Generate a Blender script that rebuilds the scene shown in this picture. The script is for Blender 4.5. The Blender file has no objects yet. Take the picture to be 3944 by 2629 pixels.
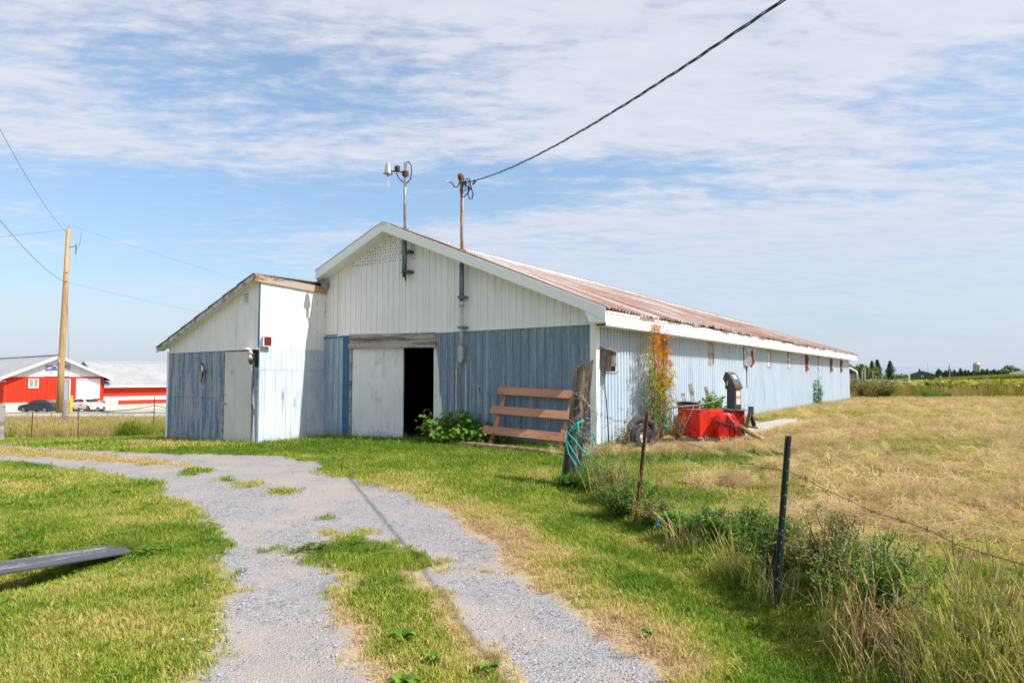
import bpy, math, random
import numpy as np
from mathutils import Vector, Matrix

scene = bpy.context.scene
COL = scene.collection
R = math.radians

# ------------------------------------------------------------------ camera
cam = bpy.data.cameras.new('camera')
cam.lens = 24.0; cam.sensor_width = 36.0; cam.clip_start = 0.1; cam.clip_end = 9000
cam_o = bpy.data.objects.new('camera', cam); COL.objects.link(cam_o)
cam_o.location = (0, 0, 1.5); cam_o.rotation_euler = (R(90 + 3.03), 0, 0)
scene.camera = cam_o

# ------------------------------------------------------------------ sun, sky, exposure
SUN_EL = 50.0
SUN_H = (0.8868, -0.4623)
sd = Vector((SUN_H[0] * math.cos(R(SUN_EL)), SUN_H[1] * math.cos(R(SUN_EL)), math.sin(R(SUN_EL))))
sun = bpy.data.lights.new('sun', 'SUN'); sun.energy = 4.8; sun.angle = R(0.5); sun.color = (1.0, 0.955, 0.88)
sun_o = bpy.data.objects.new('sun', sun); COL.objects.link(sun_o)
sun_o.rotation_euler = sd.to_track_quat('Z', 'Y').to_euler(); sun_o.location = (20, -10, 30)

world = bpy.data.worlds.new('World'); scene.world = world; world.use_nodes = True
wn = world.node_tree.nodes; wl = world.node_tree.links; wn.clear()
def N(t, **kw):
    n = wn.new(t)
    for k, v in kw.items(): setattr(n, k, v)
    return n
w_out = N('ShaderNodeOutputWorld'); w_bg = N('ShaderNodeBackground'); w_bg.inputs[1].default_value = 0.15
sky = N('ShaderNodeTexSky'); sky.sky_type = 'NISHITA'; sky.sun_disc = False
sky.sun_elevation = R(SUN_EL); sky.sun_rotation = math.atan2(SUN_H[0], SUN_H[1])
sky.altitude = 100; sky.air_density = 1.0; sky.dust_density = 1.2; sky.ozone_density = 1.6
tc = N('ShaderNodeTexCoord')
sep = N('ShaderNodeSeparateXYZ'); wl.new(tc.outputs['Generated'], sep.inputs[0])
def M(op, a, b=None, c=None, clamp=False):
    n = N('ShaderNodeMath', operation=op); n.use_clamp = clamp
    for i, v in enumerate((a, b, c)):
        if v is None: continue
        if isinstance(v, (int, float)): n.inputs[i].default_value = v
        else: wl.new(v, n.inputs[i])
    return n.outputs[0]
zc = M('ADD', M('MAXIMUM', sep.outputs[2], 0.0), 0.085)
cx = M('DIVIDE', sep.outputs[0], zc); cy = M('DIVIDE', sep.outputs[1], zc)
comb = N('ShaderNodeCombineXYZ'); wl.new(cx, comb.inputs[0]); wl.new(cy, comb.inputs[1])
def noise(vec, scale, detail, rough, rot=0.0, sx=1.0, sy=1.0, loc=(0, 0, 0), dist=0.0):
    mp = N('ShaderNodeMapping'); wl.new(vec, mp.inputs[0])
    mp.inputs['Rotation'].default_value = (0, 0, rot); mp.inputs['Scale'].default_value = (sx, sy, 1)
    mp.inputs['Location'].default_value = loc
    n = N('ShaderNodeTexNoise'); wl.new(mp.outputs[0], n.inputs['Vector'])
    n.inputs['Scale'].default_value = scale; n.inputs['Detail'].default_value = detail
    n.inputs['Roughness'].default_value = rough; n.inputs['Distortion'].default_value = dist
    return n.outputs['Fac']
def ramp(v, lo, hi):
    n = N('ShaderNodeMapRange'); n.clamp = True; n.interpolation_type = 'SMOOTHSTEP'
    wl.new(v, n.inputs[0]); n.inputs[1].default_value = lo; n.inputs[2].default_value = hi
    return n.outputs[0]
big = noise(comb.outputs[0], 0.42, 3, 0.5, rot=R(0), sx=0.62, sy=1.25, loc=(19.6, 2.8, 0), dist=0.5)
mid = noise(comb.outputs[0], 1.7, 4, 0.6, rot=R(30), sx=0.6, sy=1.35, loc=(3.1, 0.2, 0), dist=0.4)
fine = noise(comb.outputs[0], 5.5, 4, 0.62, rot=R(-35), sx=0.8, sy=1.9, dist=0.3)
vfine = noise(comb.outputs[0], 15.0, 3, 0.6, rot=R(-20), sx=0.8, sy=1.5, dist=0.2)
cover = M('ADD', ramp(big, 0.35, 0.60), M('MULTIPLY', M('SUBTRACT', mid, 0.5), 1.5))
cover = M('ADD', cover, M('MULTIPLY', M('SUBTRACT', fine, 0.5), 1.35))
cover = M('ADD', cover, M('MULTIPLY', M('SUBTRACT', vfine, 0.5), 0.85))
cover = ramp(cover, 0.04, 1.0)
hz = ramp(sep.outputs[2], 0.02, 0.30)                     # thinner cloud low down, milky horizon air
cover = M('MULTIPLY', cover, M('ADD', M('MULTIPLY', hz, 0.50), 0.40))
cloud = N('ShaderNodeMix', data_type='RGBA'); wl.new(fine, cloud.inputs[0])
cloud.inputs[6].default_value = (3.1, 3.3, 3.85, 1); cloud.inputs[7].default_value = (4.2, 4.25, 4.6, 1)
mixs = N('ShaderNodeMix', data_type='RGBA'); wl.new(cover, mixs.inputs[0])
sk = N('ShaderNodeMix', data_type='RGBA'); sk.blend_type = 'MULTIPLY'; sk.inputs[0].default_value = 1
wl.new(sky.outputs[0], sk.inputs[6])
lowdim = N('ShaderNodeMix', data_type='RGBA'); wl.new(ramp(sep.outputs[2], 0.0, 0.42), lowdim.inputs[0]); lowdim.inputs[6].default_value = (.70, .73, .76, 1); lowdim.inputs[7].default_value = (1.06, 1.06, 1.0, 1); wl.new(lowdim.outputs[2], sk.inputs[7])
wl.new(sk.outputs[2], mixs.inputs[6]); wl.new(cloud.outputs[2], mixs.inputs[7])
hazeband = N('ShaderNodeMix', data_type='RGBA')
wl.new(M('MULTIPLY', M('SUBTRACT', 1.0, ramp(sep.outputs[2], -0.04, 0.17)), 0.85), hazeband.inputs[0])
wl.new(mixs.outputs[2], hazeband.inputs[6]); hazeband.inputs[7].default_value = (3.0, 3.45, 4.3, 1)
wl.new(hazeband.outputs[2], w_bg.inputs[0]); wl.new(w_bg.outputs[0], w_out.inputs[0])

scene.view_settings.view_transform = 'Standard'
scene.view_settings.look = 'None'
scene.view_settings.gamma = 1.0
scene.view_settings.exposure = 0.47
scene.view_settings.use_curve_mapping = False
scene.render.engine = 'CYCLES'
scene.cycles.max_bounces = 6

random.seed(7); rng = np.random.default_rng(7)

# ------------------------------------------------------------------ helpers
class MB:
    """collects polygons and links them as one mesh object"""
    def __init__(s): s.v = []; s.f = []; s.m = []; s.smooth = False; s.attr = {}
    def add(s, vs, fs, mi=0):
        o = len(s.v); s.v += [tuple(v) for v in vs]; s.f += [tuple(i + o for i in f) for f in fs]; s.m += [mi] * len(fs)
    def box(s, x0, x1, y0, y1, z0, z1, mi=0):
        s.add([(x0,y0,z0),(x1,y0,z0),(x1,y1,z0),(x0,y1,z0),(x0,y0,z1),(x1,y0,z1),(x1,y1,z1),(x0,y1,z1)],
              [(0,3,2,1),(4,5,6,7),(0,1,5,4),(1,2,6,5),(2,3,7,6),(3,0,4,7)], mi)
    def bar(s, p, q, w, t, up=(0,0,1), mi=0, w2=None, t2=None):
        p = Vector(p); q = Vector(q); d = (q - p).normalized(); up = Vector(up)
        if abs(d.dot(up)) > .98: up = Vector((1,0,0))
        a = d.cross(up).normalized(); b = a.cross(d).normalized()
        w2 = w if w2 is None else w2; t2 = t if t2 is None else t2
        vs = [p + a*i*w/2 + b*j*t/2 for i, j in ((-1,-1),(1,-1),(1,1),(-1,1))] + [q + a*i*w2/2 + b*j*t2/2 for i, j in ((-1,-1),(1,-1),(1,1),(-1,1))]
        s.add(vs, [(3,2,1,0),(4,5,6,7),(0,1,5,4),(1,2,6,5),(2,3,7,6),(3,0,4,7)], mi)
    def tube(s, pts, r, n=8, mi=0, caps=True):
        pts = [Vector(p) for p in pts]; k = len(pts)
        rr = r if isinstance(r, (list, tuple)) else [r] * k
        t0 = (pts[1] - pts[0]).normalized()
        a = t0.cross(Vector((0,0,1))) if abs(t0.z) < .9 else t0.cross(Vector((1,0,0)))
        a.normalize(); vs = []
        for i, p in enumerate(pts):
            t = ((pts[min(i+1,k-1)] - pts[max(i-1,0)])).normalized()
            a = (a - t * a.dot(t)).normalized(); b = t.cross(a)
            for j in range(n):
                th = 2*math.pi*j/n; vs.append(p + (a*math.cos(th) + b*math.sin(th)) * rr[i])
        fs = [(i*n+j, i*n+(j+1)%n, (i+1)*n+(j+1)%n, (i+1)*n+j) for i in range(k-1) for j in range(n)]
        if caps: fs += [tuple(range(n-1,-1,-1)), tuple((k-1)*n+j for j in range(n))]
        s.add(vs, fs, mi)
    def prism(s, poly, ext, mi=0):
        """poly: 3-D ring, ext: extrusion vector"""
        n = len(poly); e = Vector(ext); vs = [Vector(p) for p in poly] + [Vector(p) + e for p in poly]
        s.add(vs, [tuple(range(n-1,-1,-1)), tuple(range(n, 2*n))] + [(i,(i+1)%n,(i+1)%n+n,i+n) for i in range(n)], mi)
    def lathe(s, c, prof, n=20, axis=(0,0,1), mi=0):
        c = Vector(c); ax = Vector(axis).normalized(); a = ax.orthogonal().normalized(); b = ax.cross(a); vs = []
        for r, z in prof:
            for j in range(n):
                th = 2*math.pi*j/n; vs.append(c + ax*z + (a*math.cos(th)+b*math.sin(th))*r)
        k = len(prof)
        s.add(vs, [(i*n+j, i*n+(j+1)%n, (i+1)*n+(j+1)%n, (i+1)*n+j) for i in range(k-1) for j in range(n)], mi)
    def ico(s, c, r, sub=1, jit=0.0, sq=(1,1,1), mi=0):
        import bmesh
        bm = bmesh.new(); bmesh.ops.create_icosphere(bm, subdivisions=sub, radius=1)
        vs = [Vector((v.co.x*sq[0], v.co.y*sq[1], v.co.z*sq[2])) * r * (1 + random.uniform(-jit, jit)) + Vector(c) for v in bm.verts]
        bm.verts.ensure_lookup_table(); fs = [tuple(v.index for v in f.verts) for f in bm.faces]; bm.free(); s.add(vs, fs, mi)
    def mesh(s, name, mats):
        me = bpy.data.meshes.new(name); me.from_pydata(s.v, [], s.f)
        if not isinstance(mats, (list, tuple)): mats = [mats]
        for m in mats: me.materials.append(m)
        if len(mats) > 1: me.polygons.foreach_set('material_index', s.m)
        if s.smooth: me.polygons.foreach_set('use_smooth', [True]*len(s.f))
        me.update(); return me
    def build(s, name, mats, parent=None, loc=None, rot=None):
        o = bpy.data.objects.new(name, s.mesh(name, mats)); COL.objects.link(o)
        if parent: o.parent = parent
        if loc is not None: o.location = loc
        if rot is not None: o.rotation_euler = rot
        return o
def tag(o, label=None, cat=None, group=None, kind=None):
    if label: o['label'] = label
    if cat: o['category'] = cat
    if group: o['group'] = group
    if kind: o['kind'] = kind
    return o
def empty(name, loc=(0,0,0), rz=0.0, label=None, cat=None, group=None):
    o = bpy.data.objects.new(name, None); COL.objects.link(o); o.location = loc; o.rotation_euler = (0,0,rz)
    o.empty_display_size = .1
    return tag(o, label, cat, group)
def bevel(o, w=0.01, seg=2):
    m = o.modifiers.new('bevel', 'BEVEL'); m.width = w; m.segments = seg; m.limit_method = 'ANGLE'; m.angle_limit = R(40); return o
def share(me, name, parent=None, loc=(0,0,0), rot=(0,0,0), scale=(1,1,1)):
    o = bpy.data.objects.new(name, me); COL.objects.link(o)
    if parent: o.parent = parent
    o.location = loc; o.rotation_euler = rot; o.scale = scale; return o
def copy_tree(o, parent=None):
    c = o.copy(); COL.objects.link(c)
    if parent: c.parent = parent
    for ch in list(o.children): copy_tree(ch, c)
    return c

# ------------------------------------------------------------------ materials
def newmat(name):
    m = bpy.data.materials.new(name); m.use_nodes = True; nt = m.node_tree; b = nt.nodes['Principled BSDF']; return m, nt, b
def nd(nt, t, **kw):
    n = nt.nodes.new(t)
    for k, v in kw.items(): setattr(n, k, v)
    return n
def mnoise(nt, scale, detail=4, rough=.6, stretch=(1,1,1), coord='Object', loc=(0,0,0), dist=0):
    t = nd(nt, 'ShaderNodeTexCoord'); mp = nd(nt, 'ShaderNodeMapping'); nt.links.new(t.outputs[coord], mp.inputs[0])
    mp.inputs['Scale'].default_value = stretch; mp.inputs['Location'].default_value = loc
    n = nd(nt, 'ShaderNodeTexNoise'); nt.links.new(mp.outputs[0], n.inputs['Vector'])
    n.inputs['Scale'].default_value = scale; n.inputs['Detail'].default_value = detail; n.inputs['Roughness'].default_value = rough
    n.inputs['Distortion'].default_value = dist
    return n.outputs['Fac']
def mr(nt, v, lo, hi, a=0.0, b=1.0, smooth=True):
    n = nd(nt, 'ShaderNodeMapRange'); n.clamp = True
    if smooth: n.interpolation_type = 'SMOOTHSTEP'
    nt.links.new(v, n.inputs[0])
    for i, x in ((1,lo),(2,hi),(3,a),(4,b)): n.inputs[i].default_value = x
    return n.outputs[0]
def mmix(nt, f, c1, c2, mode='MIX'):
    n = nd(nt, 'ShaderNodeMix', data_type='RGBA'); n.blend_type = mode
    for i, v in ((0,f),(6,c1),(7,c2)):
        if isinstance(v, (int,float)): n.inputs[i].default_value = v
        elif isinstance(v, tuple): n.inputs[i].default_value = (*v[:3], 1)
        else: nt.links.new(v, n.inputs[i])
    return n.outputs[2]
def mm(nt, op, a, b=None):
    n = nd(nt, 'ShaderNodeMath', operation=op)
    for i, v in enumerate((a,b)):
        if v is None: continue
        if isinstance(v,(int,float)): n.inputs[i].default_value = v
        else: nt.links.new(v, n.inputs[i])
    return n.outputs[0]
def bump(nt, b, h, strength=.3, dist=.01):
    n = nd(nt, 'ShaderNodeBump'); n.inputs['Strength'].default_value = strength; n.inputs['Distance'].default_value = dist
    nt.links.new(h, n.inputs['Height']); nt.links.new(n.outputs[0], b.inputs['Normal'])
def simple(name, c, rough=.6, metal=0.0, c2=None, scale=8, stretch=(1,1,1), lo=.4, hi=.65, bp=0.0, spec=.4):
    m, nt, b = newmat(name); b.inputs['Roughness'].default_value = rough; b.inputs['Metallic'].default_value = metal
    b.inputs['Specular IOR Level'].default_value = spec
    if c2 is None: c2 = tuple(x*.82 for x in c)
    f = mnoise(nt, scale, 5, .65, stretch)
    nt.links.new(mmix(nt, mr(nt, f, lo, hi), c, c2), b.inputs['Base Color'])
    if bp: bump(nt, b, f, bp, .01)
    return m
def worn(name, c, under, scale=6, stretch=(1,1,.12), lo=.56, hi=.64, c2=None, rough=.6, dirt=None, bp=.15, fine=40, rust=None):
    """paint c/c2 with wear marks down to the colour under"""
    m, nt, b = newmat(name); b.inputs['Roughness'].default_value = rough; b.inputs['Specular IOR Level'].default_value = .3
    c2 = c2 or tuple(x*.85 for x in c)
    base = mmix(nt, mr(nt, mnoise(nt, 1.3, 4, .6, (1,1,.5)), .35, .65), c, c2)
    if dirt: base = mmix(nt, mr(nt, mnoise(nt, 9, 5, .7, (1,1,.08)), .5, .75, 0, .8), base, dirt)
    w = mnoise(nt, scale, 6, .72, stretch, loc=(3,1,2)); w2 = mnoise(nt, fine, 3, .7, (1,1,.25))
    ww = mm(nt, 'ADD', mm(nt, 'MULTIPLY', w, .75), mm(nt, 'MULTIPLY', w2, .25))
    col = mmix(nt, mr(nt, ww, lo, hi), base, under)
    if rust: col = mmix(nt, mr(nt, mnoise(nt, 7, 5, .75, (1,1,.5), loc=(9,9,9)), .575, .64), col, rust)
    nt.links.new(col, b.inputs['Base Color']); bump(nt, b, ww, bp, .01)
    return m
MT = {}
MT['white_metal'] = worn('white_painted_steel', (.84,.825,.83), (.52,.50,.48), lo=.64, hi=.75, c2=(.79,.775,.78), dirt=(.66,.64,.62), rough=.45, bp=.05)
MT['white_trim'] = simple('white_trim_paint', (.85,.85,.85), .5, c2=(.74,.74,.74), scale=3, lo=.5, hi=.8)
MT['white_peel'] = worn('peeling_white_paint', (.86,.85,.82), (.25,.25,.26), scale=5, stretch=(1,1,.14), lo=.585, hi=.63, c2=(.8,.79,.76), bp=.4)
MT['blue_front'] = worn('faded_blue_steel', (.165,.23,.31), (.37,.44,.51), scale=9, stretch=(1,1,.045), lo=.46, hi=.66, c2=(.17,.24,.33), dirt=(.36,.43,.50), rough=.6)
MT['blue_light'] = worn('pale_blue_steel', (.46,.56,.67), (.31,.42,.54), scale=5, stretch=(1,1,.10), lo=.5, hi=.70, c2=(.53,.61,.70), dirt=(.62,.67,.73), rough=.45, bp=.04)
MT['blue_plank'] = worn('peeling_blue_paint', (.07,.17,.32), (.33,.36,.43), scale=7, stretch=(1,1,.10), lo=.42, hi=.53, c2=(.10,.19,.33), bp=.35)
MT['blue_trim'] = simple('deep_blue_trim', (.03,.13,.28), .5)
MT['weather'] = worn('weathered_grey_wood', (.33,.29,.27), (.13,.105,.09), scale=5, stretch=(.12,.12,1), lo=.45, hi=.6, c2=(.42,.385,.37), bp=.6)
MT['weather_x'] = worn('weathered_plank_wood', (.36,.32,.30), (.13,.105,.09), scale=5, stretch=(.1,1,1.6), lo=.46, hi=.6, c2=(.45,.41,.39), bp=.6)
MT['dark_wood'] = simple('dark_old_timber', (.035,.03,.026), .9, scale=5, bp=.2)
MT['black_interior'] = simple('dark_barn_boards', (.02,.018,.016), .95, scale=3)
MT['galv'] = simple('galvanised_pipe', (.42,.43,.44), .4, .6, c2=(.28,.30,.32), scale=9)
MT['dark_pipe'] = simple('dull_steel_pipe', (.12,.15,.18), .5, .3, c2=(.2,.23,.26), scale=20)
MT['rust_pipe'] = simple('rusted_pipe', (.25,.11,.05), .8, c2=(.4,.3,.24), scale=6, stretch=(1,1,.3))
MT['rust'] = simple('brown_rust', (.10,.035,.02), .85, c2=(.18,.06,.03), scale=18, bp=.3)
MT['black_cable'] = simple('black_cable', (.02,.02,.024), .5)
MT['grey_pvc'] = simple('grey_pvc_conduit', (.52,.52,.51), .5)
MT['concrete'] = simple('weathered_concrete', (.40,.37,.33), .9, c2=(.29,.26,.22), scale=6, bp=.4)
MT['cream_concrete'] = simple('pale_foundation_concrete', (.58,.54,.47), .9, c2=(.5,.46,.4), scale=2)
MT['black_plastic'] = simple('black_plastic', (.03,.03,.033), .35, c2=(.05,.05,.055))
MT['rubber'] = simple('dusty_rubber', (.035,.035,.036), .75, c2=(.10,.095,.09), scale=7, lo=.45, hi=.75)
MT['glass'] = simple('dark_glass', (.03,.035,.04), .05, spec=.8)
MT['grey_pane'] = simple('clouded_grey_pane', (.25,.24,.22), .4, c2=(.33,.32,.29), scale=5)
MT['white_plain'] = simple('clean_white', (.82,.82,.82), .45)
MT['pole_wood'] = worn('treated_pole_wood', (.40,.26,.12), (.30,.18,.09), scale=6, stretch=(1,1,.06), lo=.45, hi=.6, c2=(.46,.31,.15), bp=.3)
MT['stain_wood'] = worn('brown_stained_lumber', (.44,.205,.12), (.24,.10,.06), scale=7, stretch=(.1,.6,1), lo=.5, hi=.66, c2=(.50,.25,.15), bp=.3)
MT['green_paint'] = simple('dark_green_paint', (.02,.05,.035), .5, c2=(.05,.05,.04), scale=20)
MT['teal_rope'] = simple('teal_rope', (.0,.36,.31), .7, c2=(.0,.26,.24), scale=60)
MT['grey_shingle'] = simple('dark_roof_shingle', (.12,.115,.11), .95, c2=(.2,.19,.17), scale=20, bp=.4)
MT['lichen_wood'] = worn('lichened_fascia_wood', (.40,.35,.31), (.10,.07,.05), scale=5, stretch=(.6,.12,1), lo=.53, hi=.6, c2=(.50,.26,.08), bp=.6)

def rust_roof():
    m, nt, b = newmat('rust_streaked_roof_steel'); b.inputs['Roughness'].default_value = .6
    b.inputs['Specular IOR Level'].default_value = .25
    t = nd(nt, 'ShaderNodeTexCoord'); sp = nd(nt, 'ShaderNodeSeparateXYZ'); nt.links.new(t.outputs['Object'], sp.inputs[0])
    a = mnoise(nt, 1.0, 4, .7, (.22, 8.5, .22)); a2 = mnoise(nt, 1.0, 3, .6, (.12, 3.0, .12), loc=(2,5,0)); c = mnoise(nt, .5, 4, .6, (1, .6, 1), loc=(4,2,1)); e = mnoise(nt, 22, 4, .7, (.4,1,.4))
    s = mm(nt, 'ADD', mm(nt, 'ADD', mm(nt, 'MULTIPLY', a, .50), mm(nt, 'MULTIPLY', a2, .24)), mm(nt, 'ADD', mm(nt, 'MULTIPLY', c, .16), mm(nt, 'MULTIPLY', e, .16)))
    s = mm(nt, 'SUBTRACT', s, mr(nt, sp.outputs[0], 2.4, 4.2, .07, 0))              # chalky zinc left near the ridge
    s = mm(nt, 'ADD', s, mr(nt, sp.outputs[1], 5, 18, 0, .012))
    col = mmix(nt, mr(nt, s, .485, .535), (.60,.56,.53), (.33,.235,.205))
    col = mmix(nt, mr(nt, s, .53, .585), col, (.27,.11,.055))
    nt.links.new(col, b.inputs['Base Color']); return m
MT['rust_roof'] = rust_roof()

def paint_split():
    """shed side planks: white above a painted line, washed pale blue below it"""
    m, nt, b = newmat('two_tone_peeling_boards'); b.inputs['Roughness'].default_value = .65; b.inputs['Specular IOR Level'].default_value = .25
    t = nd(nt, 'ShaderNodeTexCoord'); sp = nd(nt, 'ShaderNodeSeparateXYZ'); nt.links.new(t.outputs['Object'], sp.inputs[0])
    nz = mnoise(nt, 2.2, 4, .6, (1,1,.4)); w = mnoise(nt, 5, 6, .72, (1,1,.16), loc=(3,7,2)); w2 = mnoise(nt, 45, 3, .7, (1,1,.3))
    ww = mm(nt, 'ADD', mm(nt, 'MULTIPLY', w, .75), mm(nt, 'MULTIPLY', w2, .25))
    white = mmix(nt, nz, (.86,.85,.82), (.79,.78,.75))
    blue = mmix(nt, mr(nt, nz, .35, .65), (.47,.54,.64), (.60,.65,.72))
    f = mr(nt, sp.outputs[2], 2.215, 2.235)
    col = mmix(nt, f, blue, white)
    col = mmix(nt, mr(nt, ww, .572, .62), col, (.27,.29,.33))
    nt.links.new(col, b.inputs['Base Color']); bump(nt, b, ww, .3, .01); return m
MT['two_tone'] = paint_split()

# ------------------------------------------------------------------ ground height
def hgt(x, y):
    x = np.asarray(x, float); y = np.asarray(y, float)
    L = np.interp(y, [0,6,12,18,20,27,40,52,58,66,76,90,200], [0,-.02,-.08,-.16,-.26,-.72,-1.1,-1.46,-1.46,-1.9,-2.36,-2.5,-3])
    L = L - np.clip((-9-x)*.035, 0, .3)*np.clip((42-y)/12, 0, 1)*np.clip(y/14-.4, 0, 1)
    Rr = np.interp(y, [0,4,8,13,42,60,200,400], [0.02,.05,.1,.2,.2,0,-.45,-1.6])
    Rr = Rr + .9*np.clip((x-130)/40, 0, 1)*np.clip((y-90)/60, 0, 1)*np.clip((330-y)/90, 0, 1)
    t = np.clip((x+8)/12, 0, 1); z = L*(1-t) + Rr*t
    ux = (x+4.45)*.707 + (y-5.15)*.707; uy = -(x+4.45)*.707 + (y-5.15)*.707
    z = z - .42*np.exp(-(ux/1.1)**2 - (uy/.6)**2)
    fx = .79 + (9.6-y)*.178; s = np.clip((9.5-y)/6, 0, 1)
    z = z - .16*s*np.exp(-((x-fx+.22)/.33)**2) + .10*s*(1/(1+np.exp(-np.clip((x-fx-.15)/.12, -40, 40))))
    return z
def hz_(x, y): return float(hgt(x, y))

C1 = Vector((-4.919, 18.003, 0)); ANG = -0.59882
AX = Vector((math.cos(ANG), math.sin(ANG), 0)); BX = Vector((-math.sin(ANG), math.cos(ANG), 0))
def bl(xl, yl, z=0.0): return C1 + AX*xl + BX*yl + Vector((0,0,z))
def blg(xl, yl, dz=0.0):
    p = bl(xl, yl); p.z = hz_(p.x, p.y) + dz; return p
# ground patches in world metres
GRAVEL = [(-19.93,19.96),(-13.78,13.82),(-9.84,13.22),(-8.32,12.36),(-6.93,11.33),(-5.7,10.27),(-4.89,9.76),(-4.68,9.17),(-4.1,8.44),(-3.27,7.46),(-3.19,7.13),(-2.83,6.71),(-2.7,6.49),(-2.46,6.11),(-2.46,5.89),(-2.47,5.73),(-2.33,5.44),(-2.2,5.22),(-2.11,4.98),(-1.98,4.73),(-1.88,4.43),(-1.72,4.08),(-1.67,3.88),(-1.54,3.62),(-1.5,3.4),(-1.2,2.72),(-1.1,-8),(1.6,-8),(0.88,2.7),(0.77,3.23),(0.72,3.38),(0.7,3.53),(0.63,3.74),(0.58,3.91),(0.48,4.17),(0.38,4.44),(0.33,4.64),(0.12,4.83),(0.01,5.21),(-0.09,5.6),(-0.19,6.2),(-0.52,6.72),(-0.68,7.3),(-0.85,7.82),(-1.09,8.21),(-1.42,8.89),(-1.67,9.25),(-2.2,10.0),(-2.65,10.26),(-3.24,11.69),(-3.71,12.33),(-3.94,12.57),(-4.57,13.29),(-5.77,13.92),(-7.85,14.74),(-10.23,15.72),(-14.66,19.68),(-27.64,27.68)]
ISLAND = [(-1.96,5.88),(-1.75,6.07),(-1.32,6.24),(-1.06,6.15),(-0.87,5.88),(-0.56,5.53),(-0.59,5.36),(-0.74,5.23),(-0.58,4.92),(-0.38,4.62),(-0.32,4.3),(-0.27,4.05),(-0.13,3.84),(-0.03,3.58),(0.06,3.39),(0.28,2.7),(0.4,-8),(-0.4,-8),(-0.43,2.71),(-0.65,3.4),(-0.75,3.55),(-0.91,3.71),(-0.91,3.88),(-0.93,4.06),(-1.04,4.21),(-1.17,4.4),(-1.26,4.83),(-1.16,5.04),(-1.39,5.24),(-1.61,5.59),(-1.8,5.78)]
STRIP = [(-20.79,23.45),(-12.73,17.1),(-9.81,15.08),(-7.56,13.6),(-5.99,12.42),(-5.32,11.72),(-6.14,12.09),(-7.99,13.25),(-9.29,13.79),(-10.87,14.61),(-14.48,16.34)]
PATCHES = [[(-4.88,11.16),(-4.9,11.03),(-5.05,11.01),(-5.25,11.09),(-5.39,11.23),(-5.38,11.36),(-5.22,11.39),(-5.02,11.3)],[(-4.84,10.65),(-4.84,10.53),(-4.93,10.5),(-5.06,10.56),(-5.17,10.69),(-5.18,10.81),(-5.09,10.84),(-4.95,10.78)],[(-3.42,9.53),(-3.43,9.41),(-3.56,9.37),(-3.74,9.44),(-3.86,9.58),(-3.85,9.71),(-3.71,9.75),(-3.53,9.68)],[(-2.77,8.93),(-2.77,8.78),(-2.89,8.73),(-3.04,8.8),(-3.16,8.97),(-3.16,9.13),(-3.04,9.19),(-2.88,9.1)],[(-4.07,10.07),(-4.07,9.98),(-4.14,9.95),(-4.24,10.0),(-4.32,10.09),(-4.32,10.19),(-4.25,10.22),(-4.14,10.16)],[(-1.61,6.58),(-1.64,6.51),(-1.73,6.49),(-1.84,6.52),(-1.9,6.59),(-1.87,6.65),(-1.78,6.67),(-1.67,6.64)],[(-1.25,6.55),(-1.27,6.48),(-1.35,6.45),(-1.43,6.48),(-1.48,6.56),(-1.47,6.63),(-1.39,6.66),(-1.3,6.62)],[(-1.36,6.31),(-1.38,6.23),(-1.48,6.2),(-1.6,6.23),(-1.67,6.32),(-1.65,6.4),(-1.54,6.43),(-1.42,6.39)],[(-1.91,7.21),(-1.92,7.17),(-1.99,7.15),(-2.06,7.17),(-2.1,7.22),(-2.09,7.26),(-2.02,7.28),(-1.95,7.26)],[(-0.43,5.25),(-0.45,5.22),(-0.49,5.21),(-0.53,5.22),(-0.55,5.25),(-0.53,5.28),(-0.49,5.29),(-0.45,5.28)],[(-0.17,5.27),(-0.18,5.24),(-0.23,5.22),(-0.27,5.24),(-0.29,5.27),(-0.27,5.3),(-0.23,5.31),(-0.19,5.3)],[(-2.01,5.91),(-2.02,5.89),(-2.06,5.88),(-2.11,5.89),(-2.14,5.92),(-2.13,5.95),(-2.09,5.96),(-2.04,5.94)],[(-1.86,4.83),(-1.86,4.77),(-1.91,4.75),(-1.99,4.77),(-2.04,4.83),(-2.03,4.88),(-1.98,4.91),(-1.9,4.88)]]

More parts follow.
